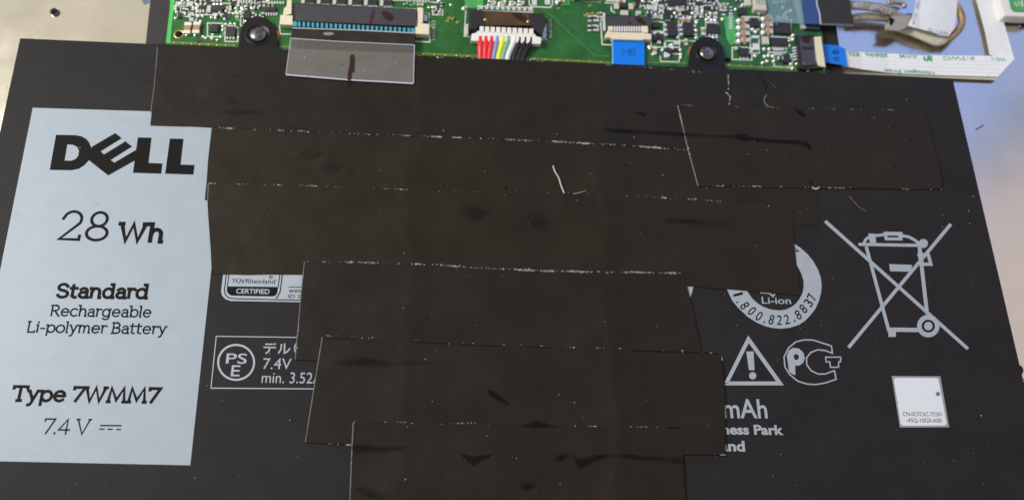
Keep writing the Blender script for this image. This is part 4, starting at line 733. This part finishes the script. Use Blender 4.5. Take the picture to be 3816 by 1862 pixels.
flat("groove", [q for i in range(7) for q in strip(yg((1965 + i * 38, -40), (2060 + i * 38, 380), (2140 + i * 36, 725)), 1.6, zw - .0185)] + [q for i in range(4) for q in strip(yg((720, 765 + i * 48), (1200, 800 + i * 49), (2250, 830 + i * 50)), 1.2, zw + .002)], mat("ribbon_groove", (.62, .65, .70), .5), wr)
bt = prism("blue_end", ye((1750, 690), (2000, 715), (2060, 750), (2095, 770), (2130, 1030), (1960, 1005), (1780, 975)), -.105, -.113, M['blue'], wr)
flat("lettering", [(circ(*ye((1945, 815))[0], 14, 10, 14), [circ(*ye((1945, 800))[0], 4, 2.5, 8)], -.1035)] + strip(ye((1910, 905), (2000, 905)), 4, -.1035) + strip(ye((1910, 925), (1995, 925)), 3, -.1032) + strip(ye((1920, 950), (2010, 950)), 4, -.1035), M['bluetxt'], bt)
gt = lambda b, x1, x0, y1, y0, h: text(b, yg((x1, y1))[0], yg((x0, y0))[0], h / 3.591, zw + .0025, M['green'], wr, .012)
def rtext(b, xr, xl, yr, yl, h, zL=None, zR=None):      # upside-down print: baseline along the top
    V_, F_ = glyphs(b, .012); zL = zL or zw + .0025; zR = zR or zL; a = W(*yg((xr, yr))[0], zR); e = W(*yg((xl, yl))[0], zL); r = e - a; u = Vector((-r.y, r.x, 0)).normalized() * (h / 3.591 / 195.)
    x0 = min(v[0] for v in V_); x1 = max(v[0] for v in V_); t = max(v[1] for v in V_); P = [a + r * ((x - x0) / (x1 - x0)) + u * (y / t) for x, y in V_]; obj("lettering", P, flat_up(P, F_), M['green'], wr)
rtext("P-TWO", 1895, 1480, 753, 752, 62); rtext("AWM", 1140, 905, 738, 730, 56); rtext("20696", 748, 440, 722, 706, 62, -.228, zw + .0025); rtext("E22", 352, 215, 702, 692, 62, -.138, -.192); rtext("VW-1", 2325, 2135, 775, 765, 62); rtext("Halogen Free", 1365, 700, 962, 925, 46, -.268, zw + .0025)
flat("approval_mark", strip(yg((1235, 755), (1240, 800), (1275, 812), (1290, 790), (1330, 810), (1325, 765), (1290, 760), (1285, 790)), 8, zw + .003), M['green'], wr)
# ------------------------------------------------------------------ display cable: film, black tape, shielded lead with tag
dc = thing("display_cable", "woven grey cable with black tape at its plug and a white printed tag", "cable", W(3300, 60, -.2)); zd = .02
prism("connector_body", ye((1400, 0), (1700, 0), (1720, 400), (1690, 470), (1480, 450)), ZB + .06, ZB, M['blackp'], dc)
prism("blue_film", ye((1405, -60), (1640, -60), (1660, 100), (1705, 385), (1460, 372)), zd - .015, zd - .02, M['bluefilm'], dc); flat("torn_edge", strip(ye((1645, -20), (1655, 90), (1690, 200), (1710, 385)), 6, zd + .003), M['rimfilm'], dc)
prism("cloudy_label", ye((860, -60), (1405, -60), (1455, 375), (930, 345), (880, 200)), zd - .03, zd - .034, M['haze'], dc)
prism("black_tape", ye((1680, -80), (2150, -80), (2190, 180), (2240, 405), (2100, 398), (1715, 385), (1690, 200)), zd, zd - .02, M['cloth'], dc, bevel=.006)
flat("tape_lip", strip(ye((1720, 380), (2000, 388), (2235, 402)), 7, zd + .002), mat("grey_tape_lip", (.10, .12, .12), .5), dc)
def ribbonband(name, top, bot, zt, m, par):
    T, B = smoothpath([W(*p, z) for p, z in zip(yg(*top), zt)], 4), smoothpath([W(*p, z) for p, z in zip(yg(*bot), zt)], 4); n = len(T); V = []
    for i in range(n):
        mid = (T[i] + B[i]) / 2 + Vector((0, 0, .03)); V += [T[i], mid, B[i], B[i] - Vector((0, 0, .05)), T[i] - Vector((0, 0, .05))]
    Fc = []
    for i in range(n - 1):
        for k in range(5): a, b = i * 5 + k, i * 5 + (k + 1) % 5; Fc.append((a, b, b + 5, a + 5))
    return obj(name, V, Fc, m, par, smooth=True)
ribbonband("woven_shield_and_reflection", ((230, 5), (420, 18), (620, 45), (760, 78), (890, 130), (1080, 190)), ((260, 120), (400, 120), (600, 150), (750, 190), (880, 240), (1060, 330)), (-.06, -.06, -.07, -.09, -.12, -.15), M['braid'], dc)
st_ = []
for x, y, l in ((330, 22, 60), (365, 24, 75), (400, 26, 80), (432, 30, 70), (560, 52, 70), (592, 54, 85), (622, 60, 80), (655, 66, 60), (700, 84, 60), (800, 130, 50)): st_ += strip(yg((x, y), (x - l * .8, y + l)), 2.6, .0 - .02 * (x > 650))
stuff(flat("braid_glint", st_, mat("bright_glint", (.75, .72, .66), .3, .7), dc))  # bright strips paint glints across the woven braid
ribbonband("woven_shield_and_reflection", ((280, 190), (500, 170), (770, 205)), ((285, 275), (500, 262), (765, 285)), (-.20, -.2, -.22), M['braid'], dc)  # band below the cable stands in for its blurred reflection in the metal
ribbonband("woven_shield_and_reflection", ((730, 300), (930, 330), (1150, 390), (1400, 470), (1560, 500)), ((725, 400), (900, 410), (1150, 500), (1420, 605), (1575, 545)), (-.26, -.26, -.26, -.25, -.22), mat("pale_shield", (.62, .58, .48), .5, 0, .5, .2, 8, .3, 30), dc)
tube("loop_end", smoothpath([W(*p, -.1 - .02 * i) for i, p in enumerate(yg((1640, 60), (1700, 140), (1735, 230), (1735, 320), (1690, 410), (1610, 490), (1550, 540)))], 5), .075, mat("tan_sleeve", (.34, .24, .13), .4, .2, .5, .3, 8), dc, 10)
prism("foil_wrap", yg((770, 225), (890, 215), (1085, 205), (1050, 280), (1000, 370), (900, 415), (725, 395), (790, 340)), -.10, -.13, M['silver'], dc, bevel=.008)
prism("foil_shade", yg((765, 225), (845, 265), (800, 345), (775, 330)), -.094, -.10, M['dark'], dc); prism("clip", yg((885, 135), (1020, 115), (1060, 180), (895, 200)), -.11, -.15, mat("blue_reflection_metal", (.35, .55, .9), .3, .6), dc, bevel=.006)  # dark slab paints shade; the clip's pale blue paints a reflection
tube("clip_wire", smoothpath([W(*p, -.3) for p in yg((740, 40), (860, 35), (950, 55), (975, 100))], 5), .05, M['braid'], dc, 8)
T_, B_ = yg((1128, -80), (1122, 40), (1105, 150), (1065, 250), (1010, 345)), yg((1690, -40), (1680, 40), (1668, 200), (1640, 380), (1560, 492))
V, Fc = [], []
for i in range(5):
    for t in range(7): q = (T_[i][0] + (B_[i][0] - T_[i][0]) * t / 6, T_[i][1] + (B_[i][1] - T_[i][1]) * t / 6); V.append(W(*q, -.03 - .035 * max(0, i - 2) ** 1.3 + .03 * math.sin(t / 6 * 3.1)))
for i in range(4):
    for t in range(6): Fc.append((i * 7 + t, i * 7 + t + 1, i * 7 + t + 8, i * 7 + t + 7))
tg = obj("paper_tag", V, flat_up(V, Fc), M['tag'], dc, smooth=True)
def vt(b, p0, p1, h, z): text(b, yg(p0)[0], yg(p1)[0], h / 3.591, z, M['tagink'], tg)
vt("0MT83 - 00K2", (1112, 335), (1180, 10), 40, .018); vt("D - 1 X M", (1300, 420), (1545, 470), 40, -.03)
# green module at the upper right corner
mod = thing("corner_module", "small green board in a white plastic frame at the upper right corner", "circuit board", W(3790, 30, -.2))
prism("frame", yg((2225, -60), (2380, -60), (2400, 120), (2440, 160), (2700, 170), (2700, 230), (2310, 215), (2265, 60)), -.12, ZC + .05, M['whitep'], mod, bevel=.02); prism("green_board", yg((2350, -60), (2700, -60), (2700, 165), (2450, 150), (2400, 105)), -.11, -.18, M['light'], mod, bevel=.005)
prism("base", yg((2300, 190), (2700, 200), (2700, 262), (2420, 250)), -.2, ZC, M['blackp'], mod, bevel=.01)
flat("board_print", strip(yg((2440, 30), (2480, 90)), 5, -.107) + strip(yg((2490, 20), (2510, 80)), 4, -.1065) + strip(yg((2540, 10), (2550, 90)), 8, -.107), M['silk'], mod)
